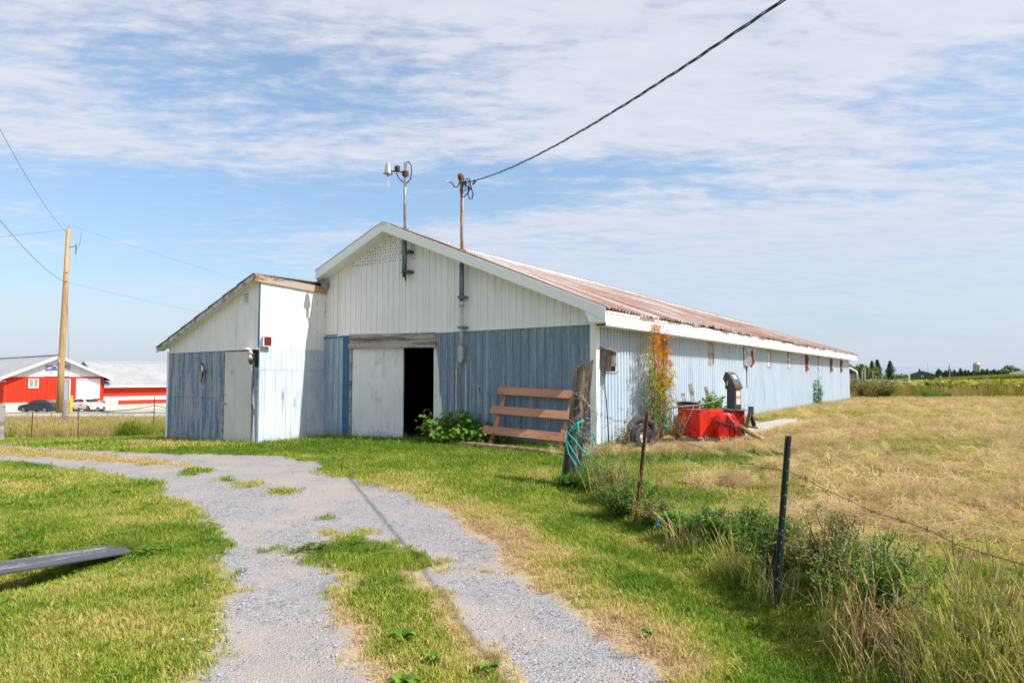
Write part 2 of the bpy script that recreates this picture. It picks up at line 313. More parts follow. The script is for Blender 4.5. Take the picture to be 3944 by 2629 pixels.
def vnoise(x, y, s, seed=0):
    x = np.asarray(x, float)/s; y = np.asarray(y, float)/s; xi = np.floor(x).astype(np.int64); yi = np.floor(y).astype(np.int64)
    fx = x-xi; fy = y-yi; fx = fx*fx*(3-2*fx); fy = fy*fy*(3-2*fy)
    def hsh(i, j):
        n = (i*374761393 + j*668265263 + seed*982451653) & 0x7fffffff
        n = ((n ^ (n >> 13))*1274126177) & 0x7fffffff
        return ((n ^ (n >> 16)) & 0xffff)/65535.
    return (hsh(xi,yi)*(1-fx)+hsh(xi+1,yi)*fx)*(1-fy) + (hsh(xi,yi+1)*(1-fx)+hsh(xi+1,yi+1)*fx)*fy
def fbm(x, y, s, seed=0, o=4):
    v = 0; a = .5; t = 0
    for k in range(o): v = v + a*vnoise(x, y, s/2**k, seed+k*17); t += a; a *= .55
    return v/t
def sdist(x, y, poly):
    """signed distance to a polygon, positive inside"""
    x = np.asarray(x, float); y = np.asarray(y, float); d = np.full(x.shape, 1e9); ins = np.zeros(x.shape, bool)
    n = len(poly)
    for i in range(n):
        x0, y0 = poly[i]; x1, y1 = poly[(i+1) % n]; dx = x1-x0; dy = y1-y0
        t = np.clip(((x-x0)*dx+(y-y0)*dy)/(dx*dx+dy*dy+1e-12), 0, 1)
        d = np.minimum(d, (x-x0-t*dx)**2+(y-y0-t*dy)**2)
        c = ((y0 > y) != (y1 > y)); xc = x0 + (y-y0)*dx/(dy if abs(dy) > 1e-12 else 1e-12)
        ins ^= c & (x < xc)
    d = np.sqrt(d); return np.where(ins, d, -d)
def gravel_sd(x, y):
    near = sdist(x, y, GRAVEL)
    g = near + (fbm(x, y, .5, 3, 3)-.5)*.35
    for P, k in [(ISLAND, .22), (STRIP, .5)] + [(p, .1) for p in PATCHES]:
        e = sdist(x, y, P) + (fbm(x, y, .25, 8, 3)-.5)*k
        g = np.minimum(g, -e)
    return g
def dryness(x, y):
    """0 lush green .. 1 straw"""
    x = np.asarray(x, float); y = np.asarray(y, float)
    fx = .79+(9.6-y)*.178; u = x-fx
    n1 = fbm(x, y, 1.6, 21); n2 = fbm(x, y, .45, 31, 3); n3 = fbm(x*.35+y*.2, y*1.4, 2.2, 44)
    lawn = .27 + 1.0*(n1-.5) + .6*(n2-.5)
    low = np.clip((4.8-y)/2.4, 0, 1)*np.clip((-x-1.6)/1.2, 0, 1); lawn = lawn + .07*low
    verge = np.interp(u, [-3.2,-1.5,-1.0,-.45,-.1,.15,.8,1.6], [.66,.68,.42,.15,.25,.30,.42,.70]) + .85*(n2-.5) + .6*(n1-.5)
    field = .76 + .95*(n1-.5) + .45*(n2-.5) + 1.0*(n3-.5)
    band = np.exp(-((y-x*.10-11.3-.8*(n1-.5))/.75)**2)*.5 + np.exp(-((y-19.0-(x-6)*.3)/2.2)**2)*.16
    field = field - band
    barn = (x-C1.x)*BX.x + (y-C1.y)*BX.y                        # distance behind the barn front
    xl = (x-C1.x)*AX.x + (y-C1.y)*AX.y
    yard = np.interp(-barn, [0,1.2,3.5,6,8], [.10,.14,.28,.42,.52]) + .7*(n1-.5) + .4*(n2-.5)
    wv = np.clip((8.2-y)/1.6, 0, 1)*np.clip((x+2.2)/1.5, 0, 1)
    wy = np.clip((x+6)/3, 0, 1)*(1-wv)*np.clip((y-8.2)/2.5, 0, 1)
    r = lawn*(1-wy)*(1-wv) + yard*wy + verge*wv
    wf = np.clip((u-.7)/1.2, 0, 1)*np.clip((y-1)/3, 0, 1); wf = np.maximum(wf, np.clip((xl-8.1)/.8, 0, 1)*np.clip((y-9)/3, 0, 1))
    r = r*(1-wf) + field*wf
    e = sdist(x, y, STRIP); r = np.where(e > -.35, .74+.8*(n2-.5), r)
    e = sdist(x, y, ISLAND); r = np.where(e > -.15, np.clip(.12+.12*(6-y),0,.5)+.5*(n2-.45), r)
    r = np.where((e > -.4) & (e < .12) & (y < 5.3), r+.4, r)
    gd = sdist(x, y, GRAVEL); r = r + .22*np.exp(-(gd/.35)**2)*np.where(x > -1.0, 1.3, .05)
    far = np.clip((y-24)/8, 0, 1)*np.clip((-x-6)/4, 0, 1); r = r*(1-far) + .38*far
    return np.clip(r, 0, 1)

# ------------------------------------------------------------------ ground sheet
def col_ramp(nt, v, stops):
    n = nd(nt, 'ShaderNodeValToRGB'); nt.links.new(v, n.inputs[0]); e = n.color_ramp.elements
    e[0].position, e[0].color = stops[0][0], (*stops[0][1], 1); e[1].position, e[1].color = stops[-1][0], (*stops[-1][1], 1)
    for p, c in stops[1:-1]:
        x = e.new(p); x.color = (*c, 1)
    return n.outputs[0]
GR = [(0, (.075,.16,.014)), (.22, (.17,.25,.022)), (.42, (.31,.33,.055)), (.62, (.45,.38,.13)), (.84, (.50,.375,.20)), (1, (.40,.28,.16))]
def ground_mat():
    m, nt, b = newmat('lawn_and_gravel_ground'); b.inputs['Roughness'].default_value = .95; b.inputs['Specular IOR Level'].default_value = .1
    ad = nd(nt, 'ShaderNodeAttribute', attribute_name='dry'); ag = nd(nt, 'ShaderNodeAttribute', attribute_name='gravel')
    fn = mnoise(nt, 30, 5, .8); f2 = mnoise(nt, 5, 5, .7, loc=(5,5,5)); f3 = mnoise(nt, 130, 2, .8)
    v = mm(nt, 'ADD', ad.outputs['Fac'], mm(nt, 'MULTIPLY', mm(nt, 'SUBTRACT', fn, .5), .75))
    v = mm(nt, 'ADD', v, mm(nt, 'MULTIPLY', mm(nt, 'SUBTRACT', f2, .5), .7))
    g = col_ramp(nt, v, [(p, tuple(c*k for c, k in zip(cc, (.74,.66,.66)))) for p, cc in GR])
    g = mmix(nt, mr(nt, fn, .42, .62), g, mmix(nt, 1.0, g, (.62,.58,.5), 'MULTIPLY'))
    # gravel
    tcn = nd(nt, 'ShaderNodeTexCoord'); vo = nd(nt, 'ShaderNodeTexVoronoi'); vo.inputs['Scale'].default_value = 75; nt.links.new(tcn.outputs['Object'], vo.inputs['Vector'])
    vo2 = nd(nt, 'ShaderNodeTexVoronoi'); vo2.inputs['Scale'].default_value = 20; nt.links.new(tcn.outputs['Object'], vo2.inputs['Vector'])
    sx = nd(nt, 'ShaderNodeSeparateXYZ'); nt.links.new(vo.outputs['Color'], sx.inputs[0])
    sx2 = nd(nt, 'ShaderNodeSeparateXYZ'); nt.links.new(vo2.outputs['Color'], sx2.inputs[0])
    gc = mmix(nt, sx.outputs[0], (.20,.193,.203), (.335,.325,.335))
    gc = mmix(nt, mr(nt, sx2.outputs[0], .88, .93, 0, .4), gc, (.11,.11,.12))
    tan = mnoise(nt, 1.1, 5, .6, loc=(2,9,1)); 
    gc = mmix(nt, mr(nt, tan, .42, .62, 0, .8), gc, (.33,.29,.26))
    gc = mmix(nt, mr(nt, mnoise(nt, 2.6, 5, .65, loc=(1,2,3)), .5, .7, 0, .35), gc, (.225,.22,.24))
    k = mm(nt, 'ADD', ag.outputs['Fac'], mm(nt, 'MULTIPLY', mm(nt, 'SUBTRACT', mnoise(nt, 16, 4, .8), .5), .34))
    kk = mr(nt, k, -.02, .05)
    dirt = mmix(nt, mr(nt, fn, .4, .6), (.50,.40,.29), (.37,.29,.20))
    edge = mmix(nt, mm(nt, 'MULTIPLY', mr(nt, k, -.22, .0), .6), g, dirt)
    col = mmix(nt, kk, edge, gc)
    nt.links.new(col, b.inputs['Base Color'])
    hh = mmix(nt, kk, f3, vo.outputs['Distance'])
    bump(nt, b, hh, .7, .012); return m
MT['ground'] = ground_mat()
def axis(lo, hi, step, far, n):
    core = np.arange(lo, hi+1e-6, step); out = np.geomspace(step*1.6, far, n)
    return np.concatenate([(lo - np.cumsum(np.diff(np.concatenate([[0], out]))))[::-1], core, hi + np.cumsum(np.diff(np.concatenate([[0], out])))])
xs = axis(-13, 11, .13, 4000, 46); ys = axis(1.0, 21, .13, 4000, 56)
XX, YY = np.meshgrid(xs, ys); ZZ = hgt(XX, YY) + np.where((YY < 25) & (YY > 0), (fbm(XX, YY, .35, 5, 3)-.5)*.03, 0)
gsd = np.where((YY < 40) & (np.abs(XX) < 40), 0, -1.0); msk = (YY < 40) & (XX > -34) & (XX < 8)
gsd[msk] = gravel_sd(XX[msk], YY[msk]); gsd = np.clip(gsd, -1, 1)
ZZ = ZZ - np.clip(gsd, 0, .25)*.08
dry = dryness(XX, YY)
ny, nx = XX.shape; idx = np.arange(nx*ny).reshape(ny, nx)
quads = np.stack([idx[:-1,:-1], idx[:-1,1:], idx[1:,1:], idx[1:,:-1]], -1).reshape(-1, 4)
cg = (gsd[:-1,:-1] + gsd[1:,1:]).reshape(-1)/2
cxm = ((XX[:-1,:-1] + XX[1:,1:])/2).reshape(-1); cym = ((YY[:-1,:-1] + YY[1:,1:])/2).reshape(-1)
fieldm = (cym > 46) & (cxm > 8)
def submesh(name, faces):
    used = np.unique(faces); remap = np.zeros(nx*ny, np.int64); remap[used] = np.arange(len(used))
    co = np.stack([XX.reshape(-1)[used], YY.reshape(-1)[used], ZZ.reshape(-1)[used]], 1)
    me = bpy.data.meshes.new(name); me.vertices.add(len(used)); me.vertices.foreach_set('co', co.reshape(-1))
    f = remap[faces]; me.loops.add(f.size); me.loops.foreach_set('vertex_index', f.reshape(-1).astype(np.int32))
    me.polygons.add(len(f)); me.polygons.foreach_set('loop_start', np.arange(0, f.size, 4, dtype=np.int32)); me.polygons.foreach_set('loop_total', np.full(len(f), 4, np.int32))
    me.update(calc_edges=True); me.polygons.foreach_set('use_smooth', [True]*len(f))
    for nm, arr in (('dry', dry), ('gravel', gsd)):
        at = me.attributes.new(nm, 'FLOAT', 'POINT'); at.data.foreach_set('value', arr.reshape(-1)[used].astype(np.float32))
    me.materials.append(MT['ground']); o = bpy.data.objects.new(name, me); COL.objects.link(o); tag(o, kind='structure'); return o
submesh('ground', quads[(cg <= 0) & ~fieldm]); submesh('driveway', quads[(cg > 0) & ~fieldm])
fo = submesh('soybean_field', quads[fieldm])
def field_mat():
    m, nt, b = newmat('soybean_leaf_canopy'); b.inputs['Roughness'].default_value = .9; b.inputs['Specular IOR Level'].default_value = .1
    a = mnoise(nt, .22, 5, .7, (1,.5,1)); c = mnoise(nt, 2.5, 4, .8)
    col = mmix(nt, mr(nt, a, .4, .62), (.33,.33,.04), (.42,.37,.06)); col = mmix(nt, mr(nt, c, .4, .65), col, (.22,.27,.035))
    nt.links.new(col, b.inputs['Base Color']); bump(nt, b, c, 1, .3); return m
MT['soy'] = field_mat(); fo.data.materials[0] = MT['soy']

# ------------------------------------------------------------------ scattered ground cover
def leafy(name, stops=None, c1=None, c2=None, trans=.35, rough=.6):
    """leaf shader; either a ramp over the instance attribute dry, or two colours by leaf"""
    m, nt, b = newmat(name); b.inputs['Roughness'].default_value = rough; b.inputs['Specular IOR Level'].default_value = .2
    ge = nd(nt, 'ShaderNodeNewGeometry')
    if stops:
        a = nd(nt, 'ShaderNodeAttribute', attribute_name='dry', attribute_type='INSTANCER')
        v = mm(nt, 'ADD', a.outputs['Fac'], mm(nt, 'MULTIPLY', mm(nt, 'SUBTRACT', ge.outputs['Random Per Island'], .5), .32))
        col = col_ramp(nt, v, stops)
    else:
        col = mmix(nt, ge.outputs['Random Per Island'], c1, c2)
    nt.links.new(col, b.inputs['Base Color'])
    tr = nd(nt, 'ShaderNodeBsdfTranslucent'); nt.links.new(col, tr.inputs[0]); mx = nd(nt, 'ShaderNodeMixShader'); mx.inputs[0].default_value = trans
    nt.links.new(b.outputs[0], mx.inputs[1]); nt.links.new(tr.outputs[0], mx.inputs[2])
    nt.links.new(mx.outputs[0], nt.nodes['Material Output'].inputs['Surface']); return m
GRB = [(p, tuple(min(1, c*1.18) for c in cc)) for p, cc in GR]
MT['grass'] = leafy('grass_blades', GRB)
def pool(name, meshes, mat):
    c = bpy.data.collections.new(name)
    for i, mb in enumerate(meshes):
        c.objects.link(bpy.data.objects.new('%s_%02d' % (name, i), mb.mesh(name, mat)))
    return c
def blade(mb, x, y, h, w, lean, az, curl=.5, seg=2):
    dx, dy = math.cos(az), math.sin(az); px, py = -dy*w/2, dx*w/2; vs = []; fs = []
    for k in range(seg):
        t = k/seg; r = lean*h*(t**1.6); z = h*t*(1-curl*.3*t); s = 1 - .35*t
        vs += [(x+dx*r-px*s, y+dy*r-py*s, z), (x+dx*r+px*s, y+dy*r+py*s, z)]
    vs.append((x+dx*lean*h, y+dy*lean*h, h*(1-curl*.45)))
    for k in range(seg-1): fs.append((2*k, 2*k+1, 2*k+3, 2*k+2))
    fs.append((2*seg-2, 2*seg-1, 2*seg)); mb.add(vs, fs)
def tuft(n, r, h0, h1, w, lean=(.2,.9), seg=2):
    mb = MB()
    for _ in range(n):
        a = random.uniform(0, 6.283); q = r*math.sqrt(random.random())
        blade(mb, q*math.cos(a), q*math.sin(a), random.uniform(h0, h1), w*random.uniform(.7,1.3), random.uniform(*lean), random.uniform(0, 6.283), random.uniform(0,1), seg)
    return mb
P_grass = pool('short_grass_tuft', [tuft(28, .065, .025, .055, .0055) for _ in range(8)], MT['grass'])
P_mid = pool('coarse_grass_tuft', [tuft(36, .14, .03, .07, .011) for _ in range(6)], MT['grass'])
def straw(n, r, l, w=.0042):
    mb = MB()
    for _ in range(n):
        a = random.uniform(0, 6.283); q = r*math.sqrt(random.random()); x, y, z = q*math.cos(a), q*math.sin(a), random.uniform(.0, .045)
        az = random.uniform(0, 6.283); ll = l*random.uniform(.5, 1.2); dx, dy = math.cos(az)*ll/2, math.sin(az)*ll/2 ; tz = random.uniform(-.02, .03)
        mb.add([(x-dx-dy*w/ll, y-dy+dx*w/ll, z), (x-dx+dy*w/ll, y-dy-dx*w/ll, z), (x+dx+dy*w/ll, y+dy-dx*w/ll, z+tz), (x+dx-dy*w/ll, y+dy+dx*w/ll, z+tz),
                (x, y, z+tz/2+.001)], [(0,1,4), (1,2,4), (2,3,4), (3,0,4)])
    return mb
P_straw = pool('cut_straw', [straw(70, .16, .13) for _ in range(6)], MT['grass'])
P_straw2 = pool('long_cut_straw', [straw(60, .26, .15, .008) for _ in range(6)], MT['grass'])
def clover(n, r):
    mb = MB()
    for _ in range(n):
        a = random.uniform(0, 6.283); q = r*math.sqrt(random.random()); x, y, z = q*math.cos(a), q*math.sin(a), random.uniform(.015, .05); s = random.uniform(.009, .016); t = random.uniform(-.4,.4)
        for k in range(3):
            b = a + k*2.09; c = Vector((x+math.cos(b)*s, y+math.sin(b)*s, z))
            mb.add([c + Vector((math.cos(b+j*1.57)*s*.95, math.sin(b+j*1.57)*s*.95, math.cos(b+j*1.57)*s*t)) for j in range(4)], [(0,1,2,3)])
    return mb
P_clover = pool('clover_patch', [clover(26, .09) for _ in range(4)], MT['grass'])
def tall(n, r, h0, h1, w, heads=.35):
    mb = MB()
    for _ in range(n):
        a = random.uniform(0, 6.283); q = r*math.sqrt(random.random()); x, y = q*math.cos(a), q*math.sin(a); h = random.uniform(h0, h1); az = random.uniform(0, 6.283); ln = random.uniform(.1,.65)
        blade(mb, x, y, h, w*random.uniform(.7,1.4), ln, az, random.uniform(0,1.3), 4)
        if random.random() < heads:
            ln = random.uniform(.02,.2); H = h*random.uniform(1.05,1.3); ex, ey = x+math.cos(az)*ln*H, y+math.sin(az)*ln*H
            mb.bar((x,y,0), (ex,ey,H), w*.35, w*.35); mb.bar((ex,ey,H*.86), (ex+.02*math.cos(az),ey+.02*math.sin(az),H*1.06), w*1.7, w*1.5, w2=w*.5, t2=w*.5)
    return mb
P_tall = pool('tall_grass_tuft', [tall(44, .18, .2, .50, .0065, .10) for _ in range(5)], MT['grass'])
P_bank = pool('bank_grass_tuft', [tall(44, .34, .45, .95, .018, .4) for _ in range(5)], MT['grass'])
MT['stone'] = leafy('crushed_stone', None, (.17,.17,.18), (.44,.43,.45), 0.0, .85)
def stones(n, r, s):
    mb = MB()
    for _ in range(n):
        a = random.uniform(0, 6.283); q = r*math.sqrt(random.random()); mb.ico((q*math.cos(a), q*math.sin(a), s*.2), s*random.uniform(.45,1.2), 1, .25, (1, random.uniform(.6,1), .6))
    return mb
P_stone = pool('loose_stone', [stones(8, .12, .0065) for _ in range(5)], MT['stone'])

def scatter(name, pts, dryv, coll, smin, smax, label, cat, tilt=.15, seed=1, zoff=0.0):
    r = np.random.default_rng(seed); n = len(pts); me = bpy.data.meshes.new(name); me.vertices.add(n)
    co = np.stack([pts[:,0], pts[:,1], hgt(pts[:,0], pts[:,1]) + zoff], 1); me.vertices.foreach_set('co', co.reshape(-1))
    rot = np.stack([r.normal(0, tilt, n), r.normal(0, tilt, n), r.uniform(0, 6.283, n)], 1).astype(np.float32)
    for nm, ty, arr in (('rot','FLOAT_VECTOR',rot), ('scl','FLOAT',r.uniform(smin, smax, n)), ('dry','FLOAT',dryv)):
        at = me.attributes.new(nm, ty, 'POINT'); at.data.foreach_set('vector' if ty == 'FLOAT_VECTOR' else 'value', np.asarray(arr, np.float32).reshape(-1))
    at = me.attributes.new('pick', 'INT', 'POINT'); at.data.foreach_set('value', r.integers(0, len(coll.objects), n).astype(np.int32))
    o = bpy.data.objects.new(name, me); COL.objects.link(o); tag(o, label, cat, kind='stuff')
    ng = bpy.data.node_groups.new(name + '_nodes', 'GeometryNodeTree')
    ng.interface.new_socket('Geometry', in_out='INPUT', socket_type='NodeSocketGeometry'); ng.interface.new_socket('Geometry', in_out='OUTPUT', socket_type='NodeSocketGeometry')
    gi = ng.nodes.new('NodeGroupInput'); go = ng.nodes.new('NodeGroupOutput'); ip = ng.nodes.new('GeometryNodeInstanceOnPoints'); ci = ng.nodes.new('GeometryNodeCollectionInfo')
    ci.inputs['Collection'].default_value = coll; ci.inputs['Separate Children'].default_value = True; ci.inputs['Reset Children'].default_value = True
    def na(nm, ty):
        k = ng.nodes.new('GeometryNodeInputNamedAttribute'); k.data_type = ty; k.inputs[0].default_value = nm; return k.outputs[0]
    L = ng.links.new; L(gi.outputs[0], ip.inputs['Points']); L(ci.outputs[0], ip.inputs['Instance']); ip.inputs['Pick Instance'].default_value = True
    L(na('pick','INT'), ip.inputs['Instance Index']); L(na('rot','FLOAT_VECTOR'), ip.inputs['Rotation']); L(na('scl','FLOAT'), ip.inputs['Scale']); L(ip.outputs[0], go.inputs[0])
    md = o.modifiers.new('scatter', 'NODES'); md.node_group = ng; return o
def fan(y0, y1, dens, k=.92, pad=1.6, seed=0):
    r = np.random.default_rng(seed); w = k*y1 + pad; n = int(2*w*(y1-y0)*dens)
    x = r.uniform(-w, w, n); y = r.uniform(y0, y1, n); ok = np.abs(x) < k*y + pad; return np.stack([x[ok], y[ok]], 1)
def barnloc(p):
    dx = p[:,0]-C1.x; dy = p[:,1]-C1.y; return dx*AX.x+dy*AX.y, dx*BX.x+dy*BX.y
def outside(p, m=.02):
    a, b = barnloc(p); ins = ((a > -4.0-m) & (a < 7.99+m) & (b > 0-m) & (b < 34)) | ((a > -4.0-m) & (a < m) & (b > -2.05-m) & (b < .1)); return ~ins
def notpad(p):
    a, b = barnloc(p); return ~(((a > 8.05) & (a < 10.3) & (b > -.5) & (b < 11)) & (b < 9.5+(a-9)*.5))
def lawnpts(y0, y1, dens, seed):
    p = fan(y0, y1, dens, seed=seed); p = p[outside(p)]; p = p[notpad(p)]
    g = gravel_sd(p[:,0], p[:,1]); r = np.random.default_rng(seed+5)
    keep = (g < -.02) | ((g < .05) & (r.random(len(p)) < .3)); p = p[keep]; g = g[keep]
    d = dryness(p[:,0], p[:,1]); thin = np.clip((d-.55)*1.6, 0, .62) + .35*np.exp(-(g/.12)**2)
    k = r.random(len(p)) > thin; p = p[k]; d = d[k]; return p, np.clip(d + r.normal(0, .09, len(p)), 0, 1)
p, d = lawnpts(1.6, 8, 540, 1); scatter('lawn_grass', p, d, P_grass, .6, 1.15, 'short mown grass of the near lawn and verge', 'grass', .2, 2)
p, d = lawnpts(8, 15, 210, 11); scatter('yard_grass', p, d, P_mid, .6, 1.0, 'mown grass of the yard in front of the barn', 'grass', .2, 3)
p, d = lawnpts(15, 32, 52, 21); scatter('field_grass', p, d, P_mid, .9, 1.7, 'cut grass of the field and far lawn', 'grass', .2, 4)
p, d = lawnpts(32, 50, 14, 31); p = p[p[:,0] > 4]; d = dryness(p[:,0], p[:,1]); scatter('far_field_grass', p, d, P_mid, 1.4, 2.4, 'dry grass at the far end of the field', 'grass', .2, 5)
p, d = lawnpts(1.6, 9, 5, 41); k = (d < .2) & (p[:,0] < -.3); scatter('clover', p[k], d[k]*.55, P_clover, .8, 1.5, 'low clover growing through the lawn', 'clover', .1, 6)
p = fan(2.5, 30, 60, seed=51); fx = .79+(9.6-p[:,1])*.178; a_, b_ = barnloc(p); d = dryness(p[:,0], p[:,1]); k = (p[:,0]-fx > .5) & outside(p) & (d > .60) & ((p[:,1] < 10) | (a_ > 8)) & notpad(p); p = p[k]
r_ = np.random.default_rng(3); scatter('cut_hay', p, np.clip(.42+.5*d[k]+r_.normal(0, .17, len(p)), .25, 1), P_straw, .8, 1.5, 'loose cut hay lying over the stubble', 'hay', .25, 7)
p = fan(2.0, 7.5, 34, seed=61); g = gravel_sd(p[:,0], p[:,1]); k = (g < 0) & (dryness(p[:,0], p[:,1]) > .55) & (p[:,0] > -.6); p = p[k]; scatter('dead_grass', p, np.clip(r_.normal(.8,.1,len(p)),.5,1), P_straw, .35, .7, 'dead straw between the grass of the verge', 'grass', .2, 8)
p = fan(1.8, 9.5, 110, seed=71); g = gravel_sd(p[:,0], p[:,1]); k = (g > -.08) & (np.random.default_rng(9).random(len(p)) < np.clip(.10+1.2*(fbm(p[:,0], p[:,1], .8, 77)-.45)+.5*np.exp(-((g-.12)/.2)**2), .03, 1)); scatter('loose_gravel', p[k], np.zeros(k.sum()), P_stone, .6, 1.35, 'loose crushed stone on the driveway', 'gravel', .3, 9)
p = fan(7.5, 34, 16, seed=52); a_, b_ = barnloc(p); d = dryness(p[:,0], p[:,1]); k = (p[:,0]-(.79+(9.6-p[:,1])*.178) > .8) & outside(p) & (d > .55) & ((p[:,1] < 10) | (a_ > 8)) & notpad(p); p = p[k]; d = d[k]
scatter('raked_hay', p, np.clip(.35+.55*d+r_.normal(0, .22, len(p)), .25, 1), P_straw2, .7, 1.5, 'longer raked hay stalks over the middle of the field', 'hay', .3, 19)
p = fan(4.5, 34, 13, seed=53); a_, b_ = barnloc(p); fx = .79+(9.6-p[:,1])*.178; pn = fbm(p[:,0]*.6+p[:,1]*.3, p[:,1]*1.5, 1.5, 61, 3); k = (p[:,0]-fx > .9) & outside(p) & (pn > .47) & ((p[:,1] < 10) | (a_ > 8)) & notpad(p); p = p[k]
scatter('field_stubble', p, np.clip(r_.normal(.82, .25, len(p)), .15, 1), P_tall, .14, .34, 'tufts of uncut stubble standing in rows in the field', 'grass', .3, 20)
pp = []
for i in range(70):
    t_ = random.random(); pp.append((-3.5-1.9*t_+random.uniform(-.02,.05), 6.12-1.92*t_-random.uniform(.05,.2)))
pp += [(-3.45+random.uniform(-.15,.15), 6.25+random.uniform(-.15,.12)) for _ in range(26)]
pp = np.array(pp); scatter('plank_edge_grass', pp, np.clip(r_.normal(.2,.15,len(pp)),0,1), P_tall, .2, .42, 'longer grass grown up along the wooden plank', 'grass', .2, 21)
# heaps of cut hay
hp = []
for cx_, cy_, rx_, ry_, n in [(3.3,6.6,.45,.2,40),(4.6,8.0,.6,.25,60),(3.1,8.8,.6,.2,50),(5.5,11.6,1.0,.25,90),(4.2,12.2,.8,.2,60),(6.5,15.3,.7,.3,50),(4.4,7.2,.5,.2,50),(8.5,14.3,.8,.3,50),(10.5,17.5,1,.4,60),(9.6,12.3,.8,.3,60),(2.2,12.2,.7,.15,40)]:
    hp.append(np.stack([r_.normal(cx_, rx_, n), r_.normal(cy_, ry_, n)], 1))
hp = np.concatenate(hp); scatter('hay_heap', hp, np.clip(r_.normal(.85,.12,len(hp)),.5,1), P_straw, .8, 1.3, 'raked heaps of cut hay in the field', 'hay', .6, 10, .05)
# tall grass: fence foot, wall foot, bank beyond the lawn, fence rows
def area(x0, x1, y0, y1, n, seed): 
    r = np.random.default_rng(seed); return np.stack([r.uniform(x0, x1, n), r.uniform(y0, y1, n)], 1)
p = area(0, 5.5, .8, 9.4, 9000, 81); u = p[:,0]-(.79+(9.6-p[:,1])*.178); near = np.clip((4.7-p[:,1])/2.0, 0, 1)
k = (u > .02+.0*near) & (u < .12+1.15*near*np.clip((4.9-p[:,1])/1.4,0,1)) & (np.random.default_rng(4).random(len(p)) < .20+.32*near); p = p[k]; u = u[k]
scatter('tall_fence_grass', p, np.clip(.36+.35*fbm(p[:,0],p[:,1],.5,90)+np.random.default_rng(5).normal(0,.16,len(p))-.0, 0, 1), P_tall, .42, 1.0, 'tall uncut grass along the wire fence, thickest at the near end', 'grass', .18, 11)
bw = [blg(xl, -.10-random.random()*.22) for xl in np.arange(0.2, 8.3, .045)] + [blg(xl, -2.12-random.random()*.2) for xl in np.arange(-4.1, 0.1, .05)] + [blg(.1+random.random()*.2, yl) for yl in np.arange(-2.1, -.1, .06)] + [blg(8.08+random.random()*.2, yl) for yl in np.arange(0, 32, .08)]
bw = np.array([(q.x, q.y) for q in bw]); scatter('wall_foot_grass', bw, np.clip(r_.normal(.16,.16,len(bw)),0,1), P_tall, .16, .42, 'uncut green grass along the foot of the barn walls', 'grass', .2, 12)
jp = area(2.0, 3.7, 13.7, 15.4, 150, 87); jp = jp[outside(jp, .05)]; jp = jp[notpad(jp)]; scatter('junk_weeds', jp, np.clip(r_.normal(.5,.25,len(jp)),0,1), P_tall, .3, .7, 'dry weeds grown up through the junk beside the barn', 'weeds', .3, 18)
p = area(-34, -6, 27.5, 36, 5200, 82); g = (p[:,1] > 29.2 + (fbm(p[:,0], p[:,1]*0, 3, 5)-.5)*1.5); p = p[g & (np.abs(p[:,0]) < 1.0*p[:,1])]; p = p[outside(p, .1)]
scatter('bank_grass', p, np.clip(-.1+1.35*fbm(p[:,0],p[:,1],1.1,91)+.07*(p[:,1]-31)+np.random.default_rng(6).normal(0,.13,len(p)), 0, 1), P_bank, .32, .72, 'tall dry grass and weeds on the bank behind the left fence', 'grass', .15, 13)
p = area(13, 50, 40, 48.5, 7000, 83); u = p[:,1] - (47.3 - (p[:,0]-22)*.0); l_ = 41.5+np.clip((p[:,0]-19)/6, 0, 1)*4.6; k = (p[:,1] > l_) & (p[:,1] < l_+2.2+np.clip((23-p[:,0])/4,0,2)) & (p[:,0] < 1.0*p[:,1]); p = p[k]
scatter('fence_row_grass', p, np.clip(-.05+1.4*(fbm(p[:,0],p[:,1],1.5,92))-.05*np.clip(p[:,0]-27,0,4)+np.random.default_rng(8).normal(0,.1,len(p)), 0, 1), P_bank, .45, .85, 'tall dry grass along the far fence row', 'grass', .15, 14)
# crops
MT['soyleaf'] = leafy('soybean_leaves', None, (.30,.34,.035), (.55,.46,.10))
def bush(n, r, h, s):
    mb = MB()
    for _ in range(n):
        a = random.uniform(0, 6.283); q = r*math.sqrt(random.random()); c = Vector((q*math.cos(a), q*math.sin(a), h*random.uniform(.25, 1))); u = Vector((random.gauss(0,1), random.gauss(0,1), random.gauss(0,.6))).normalized()*s; v = u.orthogonal().normalized()*s*.7
        mb.add([c-u, c-v, c+u, c+v], [(0,1,2,3)])
    return mb
P_soy = pool('soybean_clump', [bush(46, .75, .75, .16) for _ in range(5)], MT['soyleaf'])
r = np.random.default_rng(14); yy = 49.5 + 175*r.random(26000)**1.6; xx = yy*r.uniform(.34, .90, 26000); k = (xx > 20) & ((yy < 215-.0*xx)); p = np.stack([xx[k], yy[k]], 1)
scatter('soybeans', p, np.zeros(len(p)), P_soy, .8, 1.5, 'yellowing soybean crop beyond the far fence', 'soybeans', .05, 15)
MT['corn'] = leafy('corn_leaves', None, (.16,.25,.02), (.38,.40,.05)); MT['tassel'] = leafy('corn_tassels', None, (.55,.42,.16), (.62,.5,.22))
